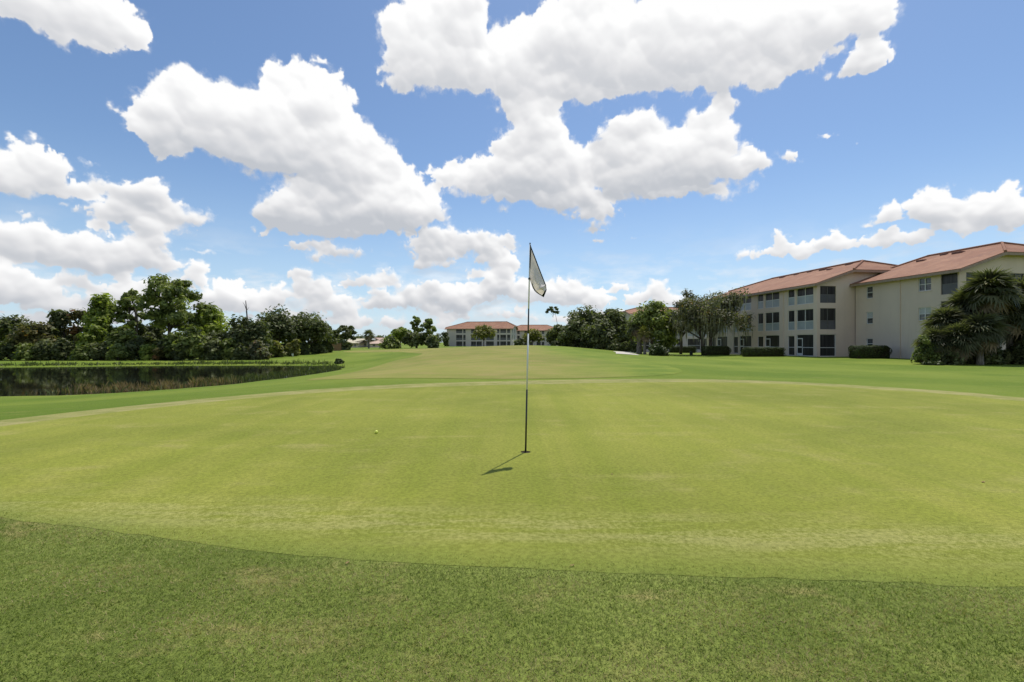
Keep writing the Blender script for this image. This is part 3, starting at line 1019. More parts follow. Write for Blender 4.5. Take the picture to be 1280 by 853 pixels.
# hedges: boxy clipped masses of small leaves over a twiggy core
def hedge(label, px0, px1, Y, h, d, rz=0.0):
    xa, xb = gx(px0, Y), gx(px1, Y)
    xc, w = (xa + xb) / 2, xb - xa
    zb = tz(xc, Y) - .03
    t = thing("hedge", label, "hedge", (xc, Y + d / 2, zb), rz)
    n = int(w * d * 0 + (w * h * 2 + w * d * 2 + d * h * 2) * 330)
    # points on a rounded box skin with thickness
    p = rng.uniform(-1, 1, (n, 3))
    ax = rng.choice(3, n, p=np.array([d * h, w * h, w * d]) / (d * h + w * h + w * d))
    p[np.arange(n), ax] = np.sign(rng.normal(size=n)) * (1 - .16 * rng.random(n) ** 1.5)
    q = np.abs(p) ** 5
    p /= np.maximum(1, (q.sum(1) ** .2))[:, None]
    nor = p.copy()
    lump = 1 + .06 * np.sin(p[:, 0] * w * 3.1 + 1) * np.sin(p[:, 2] * 4 + p[:, 1] * 3)
    c = p * np.array([w / 2, d / 2, h / 2]) * lump[:, None] + (0, 0, h / 2)
    c[:, 2] = np.maximum(c[:, 2], .03)
    nn = nor + rng.normal(0, .5, (n, 3))
    nn /= np.linalg.norm(nn, axis=1)[:, None]
    v, f = leaf_faces(c, nn, .055 * (.6 + .8 * rng.random(n)))
    obj("foliage", mesh_np("hedge", v, f, np.clip(rng.normal(.45, .25, n), 0, 1)), M["hedge"], t)
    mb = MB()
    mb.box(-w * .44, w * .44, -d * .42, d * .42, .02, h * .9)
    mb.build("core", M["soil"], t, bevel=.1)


hedge("clipped hedge at the blank wall beside the small windows", 1071, 1117, 47.0, 1.3, 1.5)
hedge("long clipped hedge standing out on the lawn before the screened porches", 931, 984, 53.2, 1.05, 1.4)
hedge("clipped hedge under the mossy live oak", 880, 915, 60.5, 1.15, 1.4)
hedge("dim hedge far behind the live oak trunk", 838, 872, 95.0, 1.3, 1.6)


# ------------------------------------------------------------------ buildings
def holes_wall(mb, side, length, height, holes, W, L, depth=.16):
    """side: 'left' x=0 facing -x (a runs along y), 'front' y=0 facing -y (a runs along x), 'right' x=W."""
    def P(a, h, d=0.0):
        if side == "left":
            return (d, a, h)
        if side == "front":
            return (a, d, h)
        return (W - d, a, h)
    A = sorted({0.0, length, *[q for h in holes for q in (h[0], h[1])]})
    Z = sorted({0.0, height, *[q for h in holes for q in (h[2], h[3])]})
    for i in range(len(A) - 1):
        for j in range(len(Z) - 1):
            ca, cz = (A[i] + A[i + 1]) / 2, (Z[j] + Z[j + 1]) / 2
            if any(h[0] < ca < h[1] and h[2] < cz < h[3] for h in holes):
                continue
            mb.quad(P(A[i], Z[j]), P(A[i + 1], Z[j]), P(A[i + 1], Z[j + 1]), P(A[i], Z[j + 1]))
    for a0, a1, z0, z1 in [h[:4] for h in holes]:
        for (p, q) in (((a0, z0), (a1, z0)), ((a1, z0), (a1, z1)), ((a1, z1), (a0, z1)), ((a0, z1), (a0, z0))):
            mb.quad(P(*p), P(*q), P(*q, depth), P(*p, depth))
    return P


def bar(mb, side, W, a0, a1, z0, z1, d0, d1):
    if side == "left":
        mb.box(d0, d1, a0, a1, z0, z1)
    elif side == "front":
        mb.box(a0, a1, d0, d1, z0, z1)
    else:
        mb.box(W - d1, W - d0, a0, a1, z0, z1)


def opening(bld, side, W, h, simple=False):
    a0, a1, z0, z1, kind = h[:5]
    e = .003
    if kind == "window" or kind == "blindwin":
        mb = MB()
        fw = .055
        bar(mb, side, W, a0 + e, a0 + fw, z0 + e, z1 - e, .05, .11)
        bar(mb, side, W, a1 - fw, a1 - e, z0 + e, z1 - e, .05, .11)
        bar(mb, side, W, a0 + fw, a1 - fw, z0 + e, z0 + fw, .05, .11)
        bar(mb, side, W, a0 + fw, a1 - fw, z1 - fw, z1 - e, .05, .11)
        zm = (z0 + z1) / 2
        bar(mb, side, W, a0 + fw, a1 - fw, zm - .03, zm + .03, .05, .11)
        if a1 - a0 > 1.0:
            am = (a0 + a1) / 2
            bar(mb, side, W, am - .04, am + .04, z0 + fw, zm - .03, .052, .108)
            bar(mb, side, W, am - .04, am + .04, zm + .03, z1 - fw, .052, .108)
        o = mb.build("window", M["alu"], bld)
        pm = MB()
        bar(pm, side, W, a0 + e, a1 - e, z0 + e, z1 - e, .115, .14)
        pm.build("pane", M["glass"], o)
        if kind == "blindwin":
            bm_ = MB()
            bar(bm_, side, W, a0 + fw, a1 - fw, zm + .03, z1 - fw, .10, .112)
            bm_.build("blind", M["blind"], o)
        sm = MB()
        bar(sm, side, W, a0 - .06, a1 + .06, z0 - .09, z0 - .004, -.05, .02)
        sm.build("sill", M["stucco"], o)
        return
    # screened porch opening
    sc = MB()
    bar(sc, side, W, a0 + e, a1 - e, z0 + e, z1 - e, .125, .15)
    o = sc.build("porch_screen", M["screen"], bld)
    fr = MB()
    fw = .05
    bar(fr, side, W, a0 + e, a0 + fw, z0 + e, z1 - e, .06, .12)
    bar(fr, side, W, a1 - fw, a1 - e, z0 + e, z1 - e, .06, .12)
    bar(fr, side, W, a0 + fw, a1 - fw, z1 - fw, z1 - e, .06, .12)
    bar(fr, side, W, a0 + fw, a1 - fw, z0 + e, z0 + fw, .06, .12)
    zr = z0 + (.95 if z1 - z0 > 2.0 or kind == "ground" else .92)
    bar(fr, side, W, a0 + fw, a1 - fw, zr - .03, zr + .03, .06, .12)
    wide = a1 - a0 > 1.5
    if wide and kind != "ground":
        am = (a0 + a1) / 2
        bar(fr, side, W, am - .03, am + .03, z0 + fw, zr - .03, .062, .118)
        bar(fr, side, W, am - .03, am + .03, zr + .03, z1 - fw, .062, .118)
    fr.build("screen_frame", M["alu"] if kind != "dark" else M["frame_dark"], o)
    if kind in ("porch", "dark"):
        kp = MB()
        bar(kp, side, W, a0 + fw, a1 - fw, z0 + fw, zr - .03, .09, .115)
        kp.build("kick_panel", M["kick"] if kind == "porch" else M["kick_dark"], o)
    if kind == "ground" and wide and side == "left" and not simple:
        dr = MB()
        b = a1 - .95 if side == "left" else a0 + .95
        q0, q1 = (b, a1 - fw) if side == "left" else (a0 + fw, b)
        zt = z0 + 2.0
        bar(dr, side, W, q0, q0 + .09, z0 + fw, zt, .03, .058)
        bar(dr, side, W, q1 - .09, q1, z0 + fw, zt, .03, .058)
        bar(dr, side, W, q0 + .09, q1 - .09, zt - .1, zt, .03, .058)
        bar(dr, side, W, q0 + .09, q1 - .09, z0 + fw, z0 + .3, .03, .058)
        bar(dr, side, W, q0 + .09, q1 - .09, z0 + .98, z0 + 1.06, .03, .058)
        d = dr.build("screen_door", M["alu"], o)
        hd = MB()
        bar(hd, side, W, q0 + .03, q0 + .06, z0 + .95, z0 + 1.1, -.005, .028)
        hd.build("handle", M["black"], d)


def roof(bld, W, L, He, m, over, clip_near, back_near, clip_far, back_far, ridge="y", mat="tile_y", th=.2):
    """jerkinhead roof; ridge along local y (or x). q runs across (0..Wq), p along (0..Lp)."""
    Wq, Lp = (W, L) if ridge == "y" else (L, W)
    def P(q, p, z):
        return (q, p, z) if ridge == "y" else (p, q, z)
    Hr = He + m * Wq / 2
    e0 = He - m * over
    def end(p, clip, back, sgn):
        pe = p - sgn * over
        uc = clip / m
        return [P(-over, pe, e0), P(uc, pe, He + clip), P(Wq / 2, p + sgn * back, Hr), P(Wq - uc, pe, He + clip), P(Wq + over, pe, e0)]
    a = end(0, clip_near, back_near, 1)
    b = end(Lp, clip_far, back_far, -1)
    bm = bmesh.new()
    va = [bm.verts.new(v) for v in a]
    vb = [bm.verts.new(v) for v in b]
    polys = [[va[0], va[1], va[2], vb[2], vb[1], vb[0]], [va[4], vb[4], vb[3], vb[2], va[2], va[3]], [va[1], va[3], va[2]], [vb[1], vb[2], vb[3]]]
    fs = [bm.faces.new(p) for p in polys]
    bmesh.ops.recalc_face_normals(bm, faces=bm.faces)
    if sum(f.normal.z for f in bm.faces) < 0:
        bmesh.ops.reverse_faces(bm, faces=bm.faces)
    bmesh.ops.solidify(bm, geom=bm.faces[:], thickness=th)
    me = bpy.data.meshes.new("roof")
    bm.to_mesh(me)
    bm.free()
    o = obj("roof", me, M[mat], bld)
    # fascia boards a hair proud of the roof edge
    fa = MB()
    for A, B in ((a[0], b[0]), (a[4], b[4]), (a[0], a[1]), (a[3], a[4]), (a[1], a[3]), (b[0], b[1]), (b[3], b[4]), (b[1], b[3])):
        A, B = Vector(A), Vector(B)
        cen = Vector(P(Wq / 2, Lp / 2, 0))
        mid = (A + B) / 2
        along = (B - A).normalized()
        out = along.cross(Vector((0, 0, 1)))
        if out.length < 1e-6:
            continue
        out.normalize()
        if out.dot(Vector((mid.x, mid.y, 0)) - cen) < 0:
            out = -out
        dn = Vector((0, 0, -1))
        o0 = out * .004
        o1 = out * .045
        pts = [A + o0 + dn * .07, B + o0 + dn * .07, B + o0 + dn * (th + .10), A + o0 + dn * (th + .10)]
        pts2 = [A + o1 + dn * .07, B + o1 + dn * .07, B + o1 + dn * (th + .10), A + o1 + dn * (th + .10)]
        i = len(fa.v)
        fa.v += [tuple(p) for p in pts + pts2]
        for f in ((0, 1, 2, 3), (7, 6, 5, 4), (0, 4, 5, 1), (1, 5, 6, 2), (2, 6, 7, 3), (3, 7, 4, 0)):
            fa.f.append(tuple(i + k for k in f))
            fa.mi.append(0)
    fa.build("fascia", M["fascia"], bld)
    # ridge and hip caps
    rc = MB()
    up = Vector((0, 0, .05))
    rc.tube([Vector(a[2]) + up, Vector(b[2]) + up], [.13, .13], 8)
    for q in ((a[1], a[2]), (a[3], a[2]), (b[1], b[2]), (b[3], b[2])):
        rc.tube([Vector(q[0]) + up, Vector(q[1]) + up], [.11, .11], 8)
    rc.build("ridge_cap", M[mat], o)
    return o, P, Hr


def roof_vents(o, P, Wq, He, m, spots):
    for q, p, s in spots:
        mb = MB()
        z = He + m * q
        c = P(q, p, z)
        h = .12
        mb.box(c[0] - s * .5, c[0] + s * .5, c[1] - s * .8, c[1] + s * .8, c[2] - .25, c[2] + h)
        mb.build("roof_vent", M["vent"], o, bevel=.04)


def apartment(label, X, Y, zb, rz, W, L, He, sides, roof_kw, mat="stucco", vents=(), extras=None, simple=False):
    b = thing("apartment_building", label, "building", (X, Y, zb), rz)
    mb = MB()
    for side, holes in sides.items():
        holes_wall(mb, side, L if side in ("left", "right") else W, He, holes, W, L)
    if "right" not in sides:
        mb.quad((W, 0, 0), (W, L, 0), (W, L, He), (W, 0, He))
    if "left" not in sides:
        mb.quad((0, 0, 0), (0, L, 0), (0, L, He), (0, 0, He))
    mb.quad((W, L, 0), (0, L, 0), (0, L, He), (W, L, He))
    m = roof_kw["m"]
    if roof_kw.get("ridge", "y") == "y":
        for yy, cl in ((0, roof_kw["clip_near"]), (L, roof_kw["clip_far"])):
            uc = cl / m
            mb.quad((0, yy, He), (W, yy, He), (W - uc, yy, He + cl - .02), (uc, yy, He + cl - .02))
    else:
        for xx, cl in ((0, roof_kw["clip_near"]), (W, roof_kw["clip_far"])):
            uc = cl / m
            mb.quad((xx, 0, He), (xx, L, He), (xx, L - uc, He + cl - .02), (xx, uc, He + cl - .02))
    # plinth down into the ground
    for A, B in (((0, 0), (W, 0)), ((0, 0), (0, L)), ((W, 0), (W, L))):
        mb.quad((*A, 0), (*B, 0), (*B, -.6), (*A, -.6))
    mb.build("wall", M[mat], b)
    for side, holes in sides.items():
        for h in holes:
            opening(b, side, W, h, simple)
    o, P, Hr = roof(b, W, L, He, **roof_kw)
    Wq = W if roof_kw.get("ridge", "y") == "y" else L
    roof_vents(o, P, Wq, He, m, vents)
    if extras:
        extras(b, W, L, He)
    return b


TH = math.atan(.131)
BZ = -.43
HE = 8.15
FL = [(.06, 2.47), (3.0, 5.3), (5.88, 7.72)]


def porch_bay(t0, wide, gap, narrow, kind="porch"):
    out = []
    for fl, (z0, z1) in enumerate(FL):
        k = "ground" if fl == 0 else kind
        out.append((t0, t0 + wide, z0, z1, k))
        out.append((t0 + wide + gap, t0 + wide + gap + narrow, z0 + (0 if fl else 0), z1 - (.12 if fl == 0 else 0), k))
    return out


left_A = porch_bay(.5, 2.6, .32, 1.1) + porch_bay(6.0, 2.65, .35, 1.15) + porch_bay(11.45, 2.6, .35, 1.1) + porch_bay(17.0, 2.6, .35, 1.1)
front_A = [(.4, 2.3, z0, z1, "ground" if i == 0 else "dark") for i, (z0, z1) in enumerate(FL)]


def downspout_at(side, a):
    def f(b, W, L, He):
        mb = MB()
        bar(mb, side, W, a, a + .09, .0, He - .3, -.09, -.004)
        mb.build("downspout", M["stucco"], b)
    return f


apartment("three storey cream apartment block with stacked screened porches behind the long hedge", 33.05, 52.4, BZ, TH, 17.2, 22.5, HE,
          {"left": left_A, "front": front_A},
          dict(m=.345, over=.6, clip_near=1.35, back_near=3.2, clip_far=1.35, back_far=3.2),
          vents=[(8.0, 4.5, .5), (7.6, 8.0, .6), (8.1, 11.0, .4), (8.1, 13.5, .4), (7.9, 16.0, .5), (6.9, 6.2, .4)], extras=downspout_at("left", 5.25))
left_B = [(.12, 1.58, z0, z1, "ground" if i == 0 else "dark") for i, (z0, z1) in enumerate(FL)]
left_B += [(2.46, 3.68, 6.4, 7.65, "window"), (2.46, 3.68, 3.65, 4.86, "blindwin"), (2.46, 3.68, .9, 2.1, "window"), (8.65, 9.44, 6.24, 7.5, "window"), (8.65, 9.44, 3.54, 4.8, "blindwin"), (8.65, 9.44, .9, 2.0, "window")]
front_B = []
for i, (z0, z1) in enumerate(FL):
    k = "ground" if i == 0 else "dark"
    front_B += [(.72, 2.44, z0, z1, k), (2.66, 4.34, z0, z1, k), (5.0, 6.7, z0, z1, k), (9.5, 11.3, z0, z1, k), (11.6, 13.3, z0, z1, k)]
apartment("nearest cream apartment wing with mostly blank side wall, rising behind the palm clump", 39.0, 42.15, BZ, TH, 17.2, 10.8, HE,
          {"left": left_B, "front": front_B},
          dict(m=.345, over=.6, clip_near=1.35, back_near=3.2, clip_far=1.35, back_far=.3),
          vents=[(7.4, 6.2, .6), (6.4, 9.2, .5), (7.8, 8.0, .4)], extras=downspout_at("left", 5.5))


# block behind the live oak (faces the camera)
front_C = []
FC = [(.1, 2.5), (3.0, 5.2), (5.9, 7.7)]
for a in (1.2, 6.6, 12.0, 17.4):
    for i, (z0, z1) in enumerate(FC):
        front_C += [(a, a + 2.7, z0, z1, "ground" if i == 0 else "porch"), (a + 3.1, a + 4.3, z0, z1, "ground" if i == 0 else "porch")]
Yc = 104.0
apartment("pale apartment block mostly hidden behind the live oak and path palms", gx(789, Yc), Yc, gz(438, Yc), rad(-2), 23.0, 15, 8.0,
          {"front": front_C}, dict(m=.22, over=.6, clip_near=.7, back_near=3, clip_far=.7, back_far=3, ridge="x", mat="tile_x"), mat="stucco_pale", simple=True)

# far blocks in the centre
Yd = 190.0
front_D = []
for a0, a1 in ((4.0, 6.6), (7.0, 8.0), (10.3, 12.4), (12.6, 14.8), (16.6, 19.8), (21.2, 22.1), (22.5, 24.9), (25.3, 26.6)):
    for i, (z0, z1) in enumerate(FC):
        front_D.append((a0, a1, z0, z1, "dark"))
rd = rad(-9)
xd, yd = gx(558.5, 200), 200.0
apartment("long far apartment block with red tile roof across the fairway", xd, yd, gz(434.5, yd), rd, 27.2, 13, 8.0,
          {"front": front_D, "right": [(2, 3.2, z0, z1, "dark") for z0, z1 in FC] + [(7, 8.2, z0, z1, "dark") for z0, z1 in FC]},
          dict(m=.42, over=.7, clip_near=.2, back_near=7, clip_far=.9, back_far=3, ridge="x", mat="tile_x"), mat="stucco_pale", simple=True)
front_E = []
for a in (1.5, 7.0, 12.4):
    for i, (z0, z1) in enumerate(FC):
        front_E += [(a, a + 1.9, z0, z1, "dark"), (a + 2.3, a + 3.4, z0, z1, "dark")]
apartment("lower far apartment wing showing its roof behind the flagstick", gx(636, 216), 216, gz(434.5, 214), rad(-5), 22, 13, 7.8,
          {"front": front_E}, dict(m=.36, over=.7, clip_near=.4, back_near=5, clip_far=.4, back_far=5, ridge="x", mat="tile_x"), mat="stucco_pale", simple=True)


# little houses beyond the fairway
def house(label, px0, px1, Y, ytop, yeave, wallm, tile, rz=0.0, depth=9):
    xa, xb = gx(px0, Y), gx(px1, Y)
    zb = tz((xa + xb) / 2, Y) - .3
    w = xb - xa
    He = gz(yeave, Y) - zb
    m = (gz(ytop, Y) - gz(yeave, Y)) / (depth / 2)
    b = thing("house", label, "house", (xa, Y, zb), rz)
    mb = MB()
    wins = [(w * .15, w * .35, He * .35, He * .8, "window"), (w * .6, w * .85, He * .35, He * .8, "window")]
    holes_wall(mb, "front", w, He, wins, w, depth)
    mb.quad((0, 0, 0), (0, depth, 0), (0, depth, He), (0, 0, He))
    mb.quad((w, 0, 0), (w, depth, 0), (w, depth, He), (w, 0, He))
    mb.quad((0, depth, 0), (w, depth, 0), (w, depth, He), (0, depth, He))
    mb.build("wall", M[wallm], b)
    for h in wins:
        opening(b, "front", w, h, True)
    roof(b, w, depth, He, m, .5, .05, depth / 2, .05, depth / 2, "x", tile)


M["pinkroof"] = plain("pale_pink_roof", (0.62, 0.46, 0.36), .8, .15, .12, 1.0)
M["creamroof"] = plain("cream_roof", (0.58, 0.52, 0.38), .8, .15, .12, 1.0)
M["greyroof"] = plain("grey_roof", (0.42, 0.42, 0.40), .8, .15, .12, 1.0)
house("small pink roofed house behind the lone dark palm", 463, 480, 165, 422.5, 429, "stucco", "pinkroof")
house("small cream roofed house right of the umbrella shaped pine", 436, 447, 165, 424, 429, "stucco", "creamroof")
house("small grey house between the cream roofed and pink roofed ones", 449, 459, 172, 424, 426.5, "stucco_pale", "greyroof")

# low wooden fence at the wood's end
xf, yf = at(416, 112)
t = thing("wooden_fence", "short brown board fence at the right end of the wood", "fence", (xf, yf, tz(xf, yf) - .05))
mb = MB()
for i in range(14):
    mb.box(-1.6 + i * .25, -1.6 + i * .25 + .22, -.02, .02, .05, 1.75 + .03 * (i % 2))
mb.build("boards", M["wood"], t)
mb = MB()
for xx in (-1.65, 0.05, 1.85):
    mb.box(xx - .05, xx + .05, .025, .125, 0, 1.9)
mb.build("post", M["wood"], t)

# lawn furniture
xb_, yb_ = at(864, 63)
t = thing("utility_box", "small dark box standing on the lawn left of the live oak", "box", (xb_, yb_, tz(xb_, yb_) - .02))
mb = MB(); mb.box(-.17, .17, -.14, .14, 0, .44); mb.build("body", M["darkbox"], t, bevel=.02)
mb = MB(); mb.box(-.2, .2, -.17, .17, .443, .5); mb.build("lid", M["darkbox"], t, bevel=.02)
xw, yw = at(366, 80)
t = thing("marker_post", "tiny white marker post on the lawn by the golden shrub", "marker", (xw, yw, tz(xw, yw) - .05))
mb = MB(); mb.tube([(0, 0, 0), (0, 0, .55)], [.05, .045], 8); mb.build("stake", M["signwhite"], t, smooth=True)
mb = MB(); mb.box(-.16, .16, -.06, -.052, .3, .62); mb.build("plate", M["signwhite"], t, bevel=.004)

# shrub at the pond's right tip
tree_px(424, 448, 6, 63, "pond_shrub", "dark little bush at the right tip of the pond", "shrub", "hedge", cat="shrub", leaf=.13, clumps=22, per=90)


# ------------------------------------------------------------------ reeds and bank plants (uncountable)
def blades(name, pts, h, w, lean, mat, label, cat):
    n = len(pts)
    a = rng.random(n) * 6.283
    hh = h * (.45 + .6 * rng.random(n)) * (.75 + .45 * np.sin(pts[:, 0] * 2.3 + 1.7 * np.sin(pts[:, 1] * 1.9)))
    ww = w * (.6 + .8 * rng.random(n))
    dx, dy = np.cos(a) * ww, np.sin(a) * ww
    lx, ly = rng.normal(0, lean, n) * hh, rng.normal(0, lean, n) * hh
    b = pts
    v = np.stack([np.c_[b[:, 0] - dx, b[:, 1] - dy, b[:, 2]], np.c_[b[:, 0] + dx, b[:, 1] + dy, b[:, 2]],
                  np.c_[b[:, 0] + dx * .6 + lx * .45, b[:, 1] + dy * .6 + ly * .45, b[:, 2] + hh * .6],
                  np.c_[b[:, 0] + lx, b[:, 1] + ly, b[:, 2] + hh]], 1).reshape(-1, 3)
    f = np.arange(4 * n).reshape(-1, 4)
    obj(name, mesh_np(name, v, f, np.clip(rng.normal(.5, .28, n), 0, 1)), mat, kind="stuff", label=label, cat=cat)


def shore_pts(poly, n, spread, shift):
    poly = smooth_loop(poly, .5, closed=False)
    i = rng.integers(0, len(poly), n)
    p = poly[i] + rng.normal(0, 1, (n, 2)) * spread + np.asarray(shift)
    clump = np.sin(p[:, 0] * 1.7) * np.sin(p[:, 1] * 1.3 + 1) + rng.normal(0, .5, n)
    p = p[clump > -.35]
    z = np.maximum(terrain(p[:, 0], p[:, 1]), WATER - .02)
    return np.c_[p, z]


blades("reeds", shore_pts([(-26.0, 29.5), (-22.4, 30.0), (-21.6, 33), (-21.4, 36)], 3600, .75, (-.5, .4)), .52, .022, .26, M["reed_dry"], "reddish brown dry reeds in the shallows of the near pond bank", "reeds")
blades("reeds", shore_pts([(-21.6, 33), (-21.2, 38), (-20.2, 45), (-19.8, 52), (-21.0, 57.5)], 2000, .7, (-.4, .0)), .52, .04, .3, M["reed"], "green reeds along the right bank of the pond", "reeds")
blades("bank_grass", shore_pts([(-24, 62.2), (-34.8, 63), (-48, 61.6), (-60, 58.7), (-75, 57.2)], 5000, .8, (0, .9)), .3, .05, .45, M["reed"], "tall green grass along the far edge of the pond", "grass")
cl = smooth_loop([(-26, 64.5), (-36, 63.6), (-48, 62.2), (-60, 59.4), (-74, 57.8)], .5, closed=False)
ci = rng.integers(0, len(cl), 22)
cp = np.repeat(cl[ci], 60, axis=0) + rng.normal(0, 1, (22 * 60, 2)) * np.repeat(rng.uniform(.3, 1.0, 22), 60)[:, None] + (0, .4)
blades("bank_grass", np.c_[cp, np.maximum(terrain(cp[:, 0], cp[:, 1]), WATER)], .55, .05, .35, M["reed"], "scattered taller clumps of green weeds on the far pond bank", "grass")
blades("reeds", shore_pts([(-26.5, 28.6), (-22.6, 29.4), (-21.6, 33), (-21.2, 40), (-20.2, 50)], 1500, .6, (-.3, .2)), .42, .03, .4, M["reed"], "low green plants mixed into the reeds at the near pond edge", "reeds")
# far wood closing the horizon
pp = []
xsw = np.r_[np.arange(-330, 90, 3.0), np.arange(90, 420, 4.0)]
cw = np.c_[xsw, 300 + 18 * np.sin(xsw * .05) + rng.normal(0, 8, len(xsw)), np.full(len(xsw), 1.0)]
cens = np.concatenate([cw + (0, 0, 1.2), cw + (1.5, 3, 3.0)])
v, f, T = clump_leaves(cens, 2.2 + 1.0 * rng.random(len(cens)), 60, .8)
obj("distant_woods", mesh_np("distant_woods", v, f, T), M["oak"], kind="stuff", label="low far-off band of dark woods along the horizon", cat="woods")

# foreground grass: blades of the fringe in front of the green
n = 760000
yy = .6 + (4.1 - .6) * rng.random(n) ** 1.1
xw = rng.random(n) * 2 - 1
xx = xw * (yy * 1.12 + 2.2)
thin_out = np.clip((1 - np.abs(xw)) * (yy * 1.12 + 2.2) / 1.4, 0, 1) * np.clip((yy - .6) / .5, 0, 1)
keep = rng.random(n) < .15 + .85 * thin_out
xx, yy = xx[keep], yy[keep]
n = len(xx)
dgr = dist_poly(GREEN[::4], xx, yy)
keep = ~inside(GREEN, xx, yy) | (dgr < .16 * rng.random(n) ** 3)
xx, yy, dgr = xx[keep], yy[keep], dgr[keep]
zz = terrain(xx, yy) + .003
n = len(xx)


def cell_hash(size, k):
    ci = np.floor(xx / size + .35 * np.sin(yy * 190 + k))
    cj = np.floor(yy / size + .35 * np.sin(xx * 170 + k))
    q = np.sin(ci * 12.9898 + cj * 78.233 + k * 3.7) * 43758.5453
    return q - np.floor(q)


tuft, tuft2 = cell_hash(.013, 1.0), cell_hash(.03, 2.0)
a = rng.random(n) * 6.283
h = .0115 * (.45 + .7 * rng.random(n)) * (.6 + .8 * tuft) * np.clip(.6 + dgr * 5, .6, 1)
wd = .00135 * (.7 + .7 * rng.random(n))
la = cell_hash(.016, 3.0) * 6.283 + rng.normal(0, .6, n)
ll = h * rng.uniform(.3, 1.7, n)
dx, dy = np.cos(a) * wd, np.sin(a) * wd
v = np.stack([np.c_[xx - dx, yy - dy, zz], np.c_[xx + dx, yy + dy, zz], np.c_[xx + np.cos(la) * ll, yy + np.sin(la) * ll, zz + h]], 1).reshape(-1, 3)
f = np.arange(3 * n).reshape(-1, 3)
# dry patches as worn areas of their own
dp = np.zeros(n)
for cx, cy, r in ((-.55, 2.05, .22), (-.9, 1.9, .25), (-1.3, 2.0, .25), (-.25, 1.95, .18), (.9, 2.05, .3), (1.4, 2.0, .25), (-.4, 1.62, .35), (.0, 1.6, .4), (-1.2, 2.35, .3), (.5, 1.7, .2), (-2, 2.4, .3), (2.1, 2.15, .3), (-1.7, 2.9, .3), (-2.6, 3.0, .35), (.2, 2.3, .2), (1.1, 1.75, .3), (-.75, 2.4, .2)):
    dp = np.maximum(dp, np.exp(-(((xx - cx) / r) ** 2 + ((yy - cy) / (r * .55)) ** 2)))
big = .5 + .16 * np.sin(xx * 2.1 + 1.3 * np.sin(yy * 3)) * np.sin(yy * 4.3 + xx) + .12 * np.sin(xx * 5.3 + 2 * np.sin(yy * 6.1)) * np.sin(yy * 9.1 + 1.7 * np.sin(xx * 2.9)) + .10 * np.sin(yy * 7.0 - xx * 1.1)
T = np.clip(rng.normal(.46, .11, n) + (big - .5) * .7 + (tuft - .5) * .2 + (tuft2 - .5) * .16 - .22 * np.exp(-dgr / .05), 0, .83)
T = np.where(rng.random(n) < .05 + .75 * dp * (.5 + tuft2), rng.uniform(.9, 1, n), T)
obj("fringe_grass", mesh_np("fringe_grass", v, f, T), M["blade"], kind="stuff", label="short coarse fringe grass in the foreground before the putting green", cat="grass")


# ------------------------------------------------------------------ flagstick, hole and ball
zg = tz(HX, HY) + .005
t = thing("flagstick", "black and white banded flagstick with a limp white pennant", "flagstick", (HX, HY, zg))
S = HY / F                       # metres per photograph pixel at the pin
top = Vector(((662.6 - 657) * S, 0, (566 - 306) * S))


def on_pole(py):
    k = (566 - py) / 260
    return top * k


bands = [(572, 488, "black"), (488, 418, "white"), (418, 387, "black"), (387, 306, "white")]
for b0, b1, mt in bands:
    mb = MB()
    k0, k1 = (566 - b0) / 260, (566 - b1) / 260
    mb.tube([on_pole(b0), on_pole(b1)], [.0098 - .003 * max(k0, 0), .0098 - .003 * k1], 14)
    mb.build("pole_section", M[mt], t, smooth=True)
mb = MB(); mb.tube([on_pole(350.6), on_pole(348.4)], [.0125, .0125], 14); mb.build("ferrule", M["black"], t)
mb = MB(); mb.tube([on_pole(306.2), on_pole(304.6)], [.0085, .006], 12); mb.build("tip", M["black"], t)


def flag():
    # hoist along the pole; limp cloth hanging along its top edge to the right with a fold at the fly end
    nu, nv = 34, 26
    V, Fc, MI = [], [], []
    def px2(px, py, d):
        return Vector(((px - 657) * S, d, (566 - py) * S))
    top_e = [(662.6, 306), (669, 322), (676, 340), (682.3, 356), (683.5, 363)]
    bot_e = [(661.5, 349), (664.5, 356), (666, 361), (669, 365.5), (680, 372.3)]
    def curve(c, u):
        k = u * (len(c) - 1)
        i = min(int(k), len(c) - 2)
        f_ = k - i
        return (c[i][0] * (1 - f_) + c[i + 1][0] * f_, c[i][1] * (1 - f_) + c[i + 1][1] * f_)
    for i in range(nu + 1):
        u = i / nu
        for j in range(nv + 1):
            w = j / nv
            a, b = curve(top_e, u), curve(bot_e, u)
            x = a[0] * (1 - w) + b[0] * w
            y = a[1] * (1 - w) + b[1] * w
            d = .024 * math.sin(w * 6.0 + u * 2.2) * min(1, u * 2.5) + .014 * math.sin(u * 9) * w
            # crease near the fly: lip that tips up towards the light
            cr = math.exp(-((u - .80 + .05 * w) / .035) ** 2)
            d += -.028 * cr + .02 * max(0, u - .8) * 3
            V.append(tuple(px2(x, y, d - .011 * (u < .05))))
    for i in range(nu):
        for j in range(nv):
            Fc.append((i * (nv + 1) + j, (i + 1) * (nv + 1) + j, (i + 1) * (nv + 1) + j + 1, i * (nv + 1) + j + 1))
            edge = j < 2 or i >= nu - 2 or (j >= nv - 2 and i > 8) or (i < 2 and j < 18)
            MI.append(1 if edge else 0)
    me = bpy.data.meshes.new("flag")
    me.from_pydata(V, [], Fc)
    me.polygons.foreach_set("material_index", MI)
    me.polygons.foreach_set("use_smooth", [True] * len(Fc))
    o = obj("flag", me, [M["flag"], M["flagedge"]], t)
    md = o.modifiers.new("thickness", "SOLIDIFY")
    md.thickness = .0012


flag()

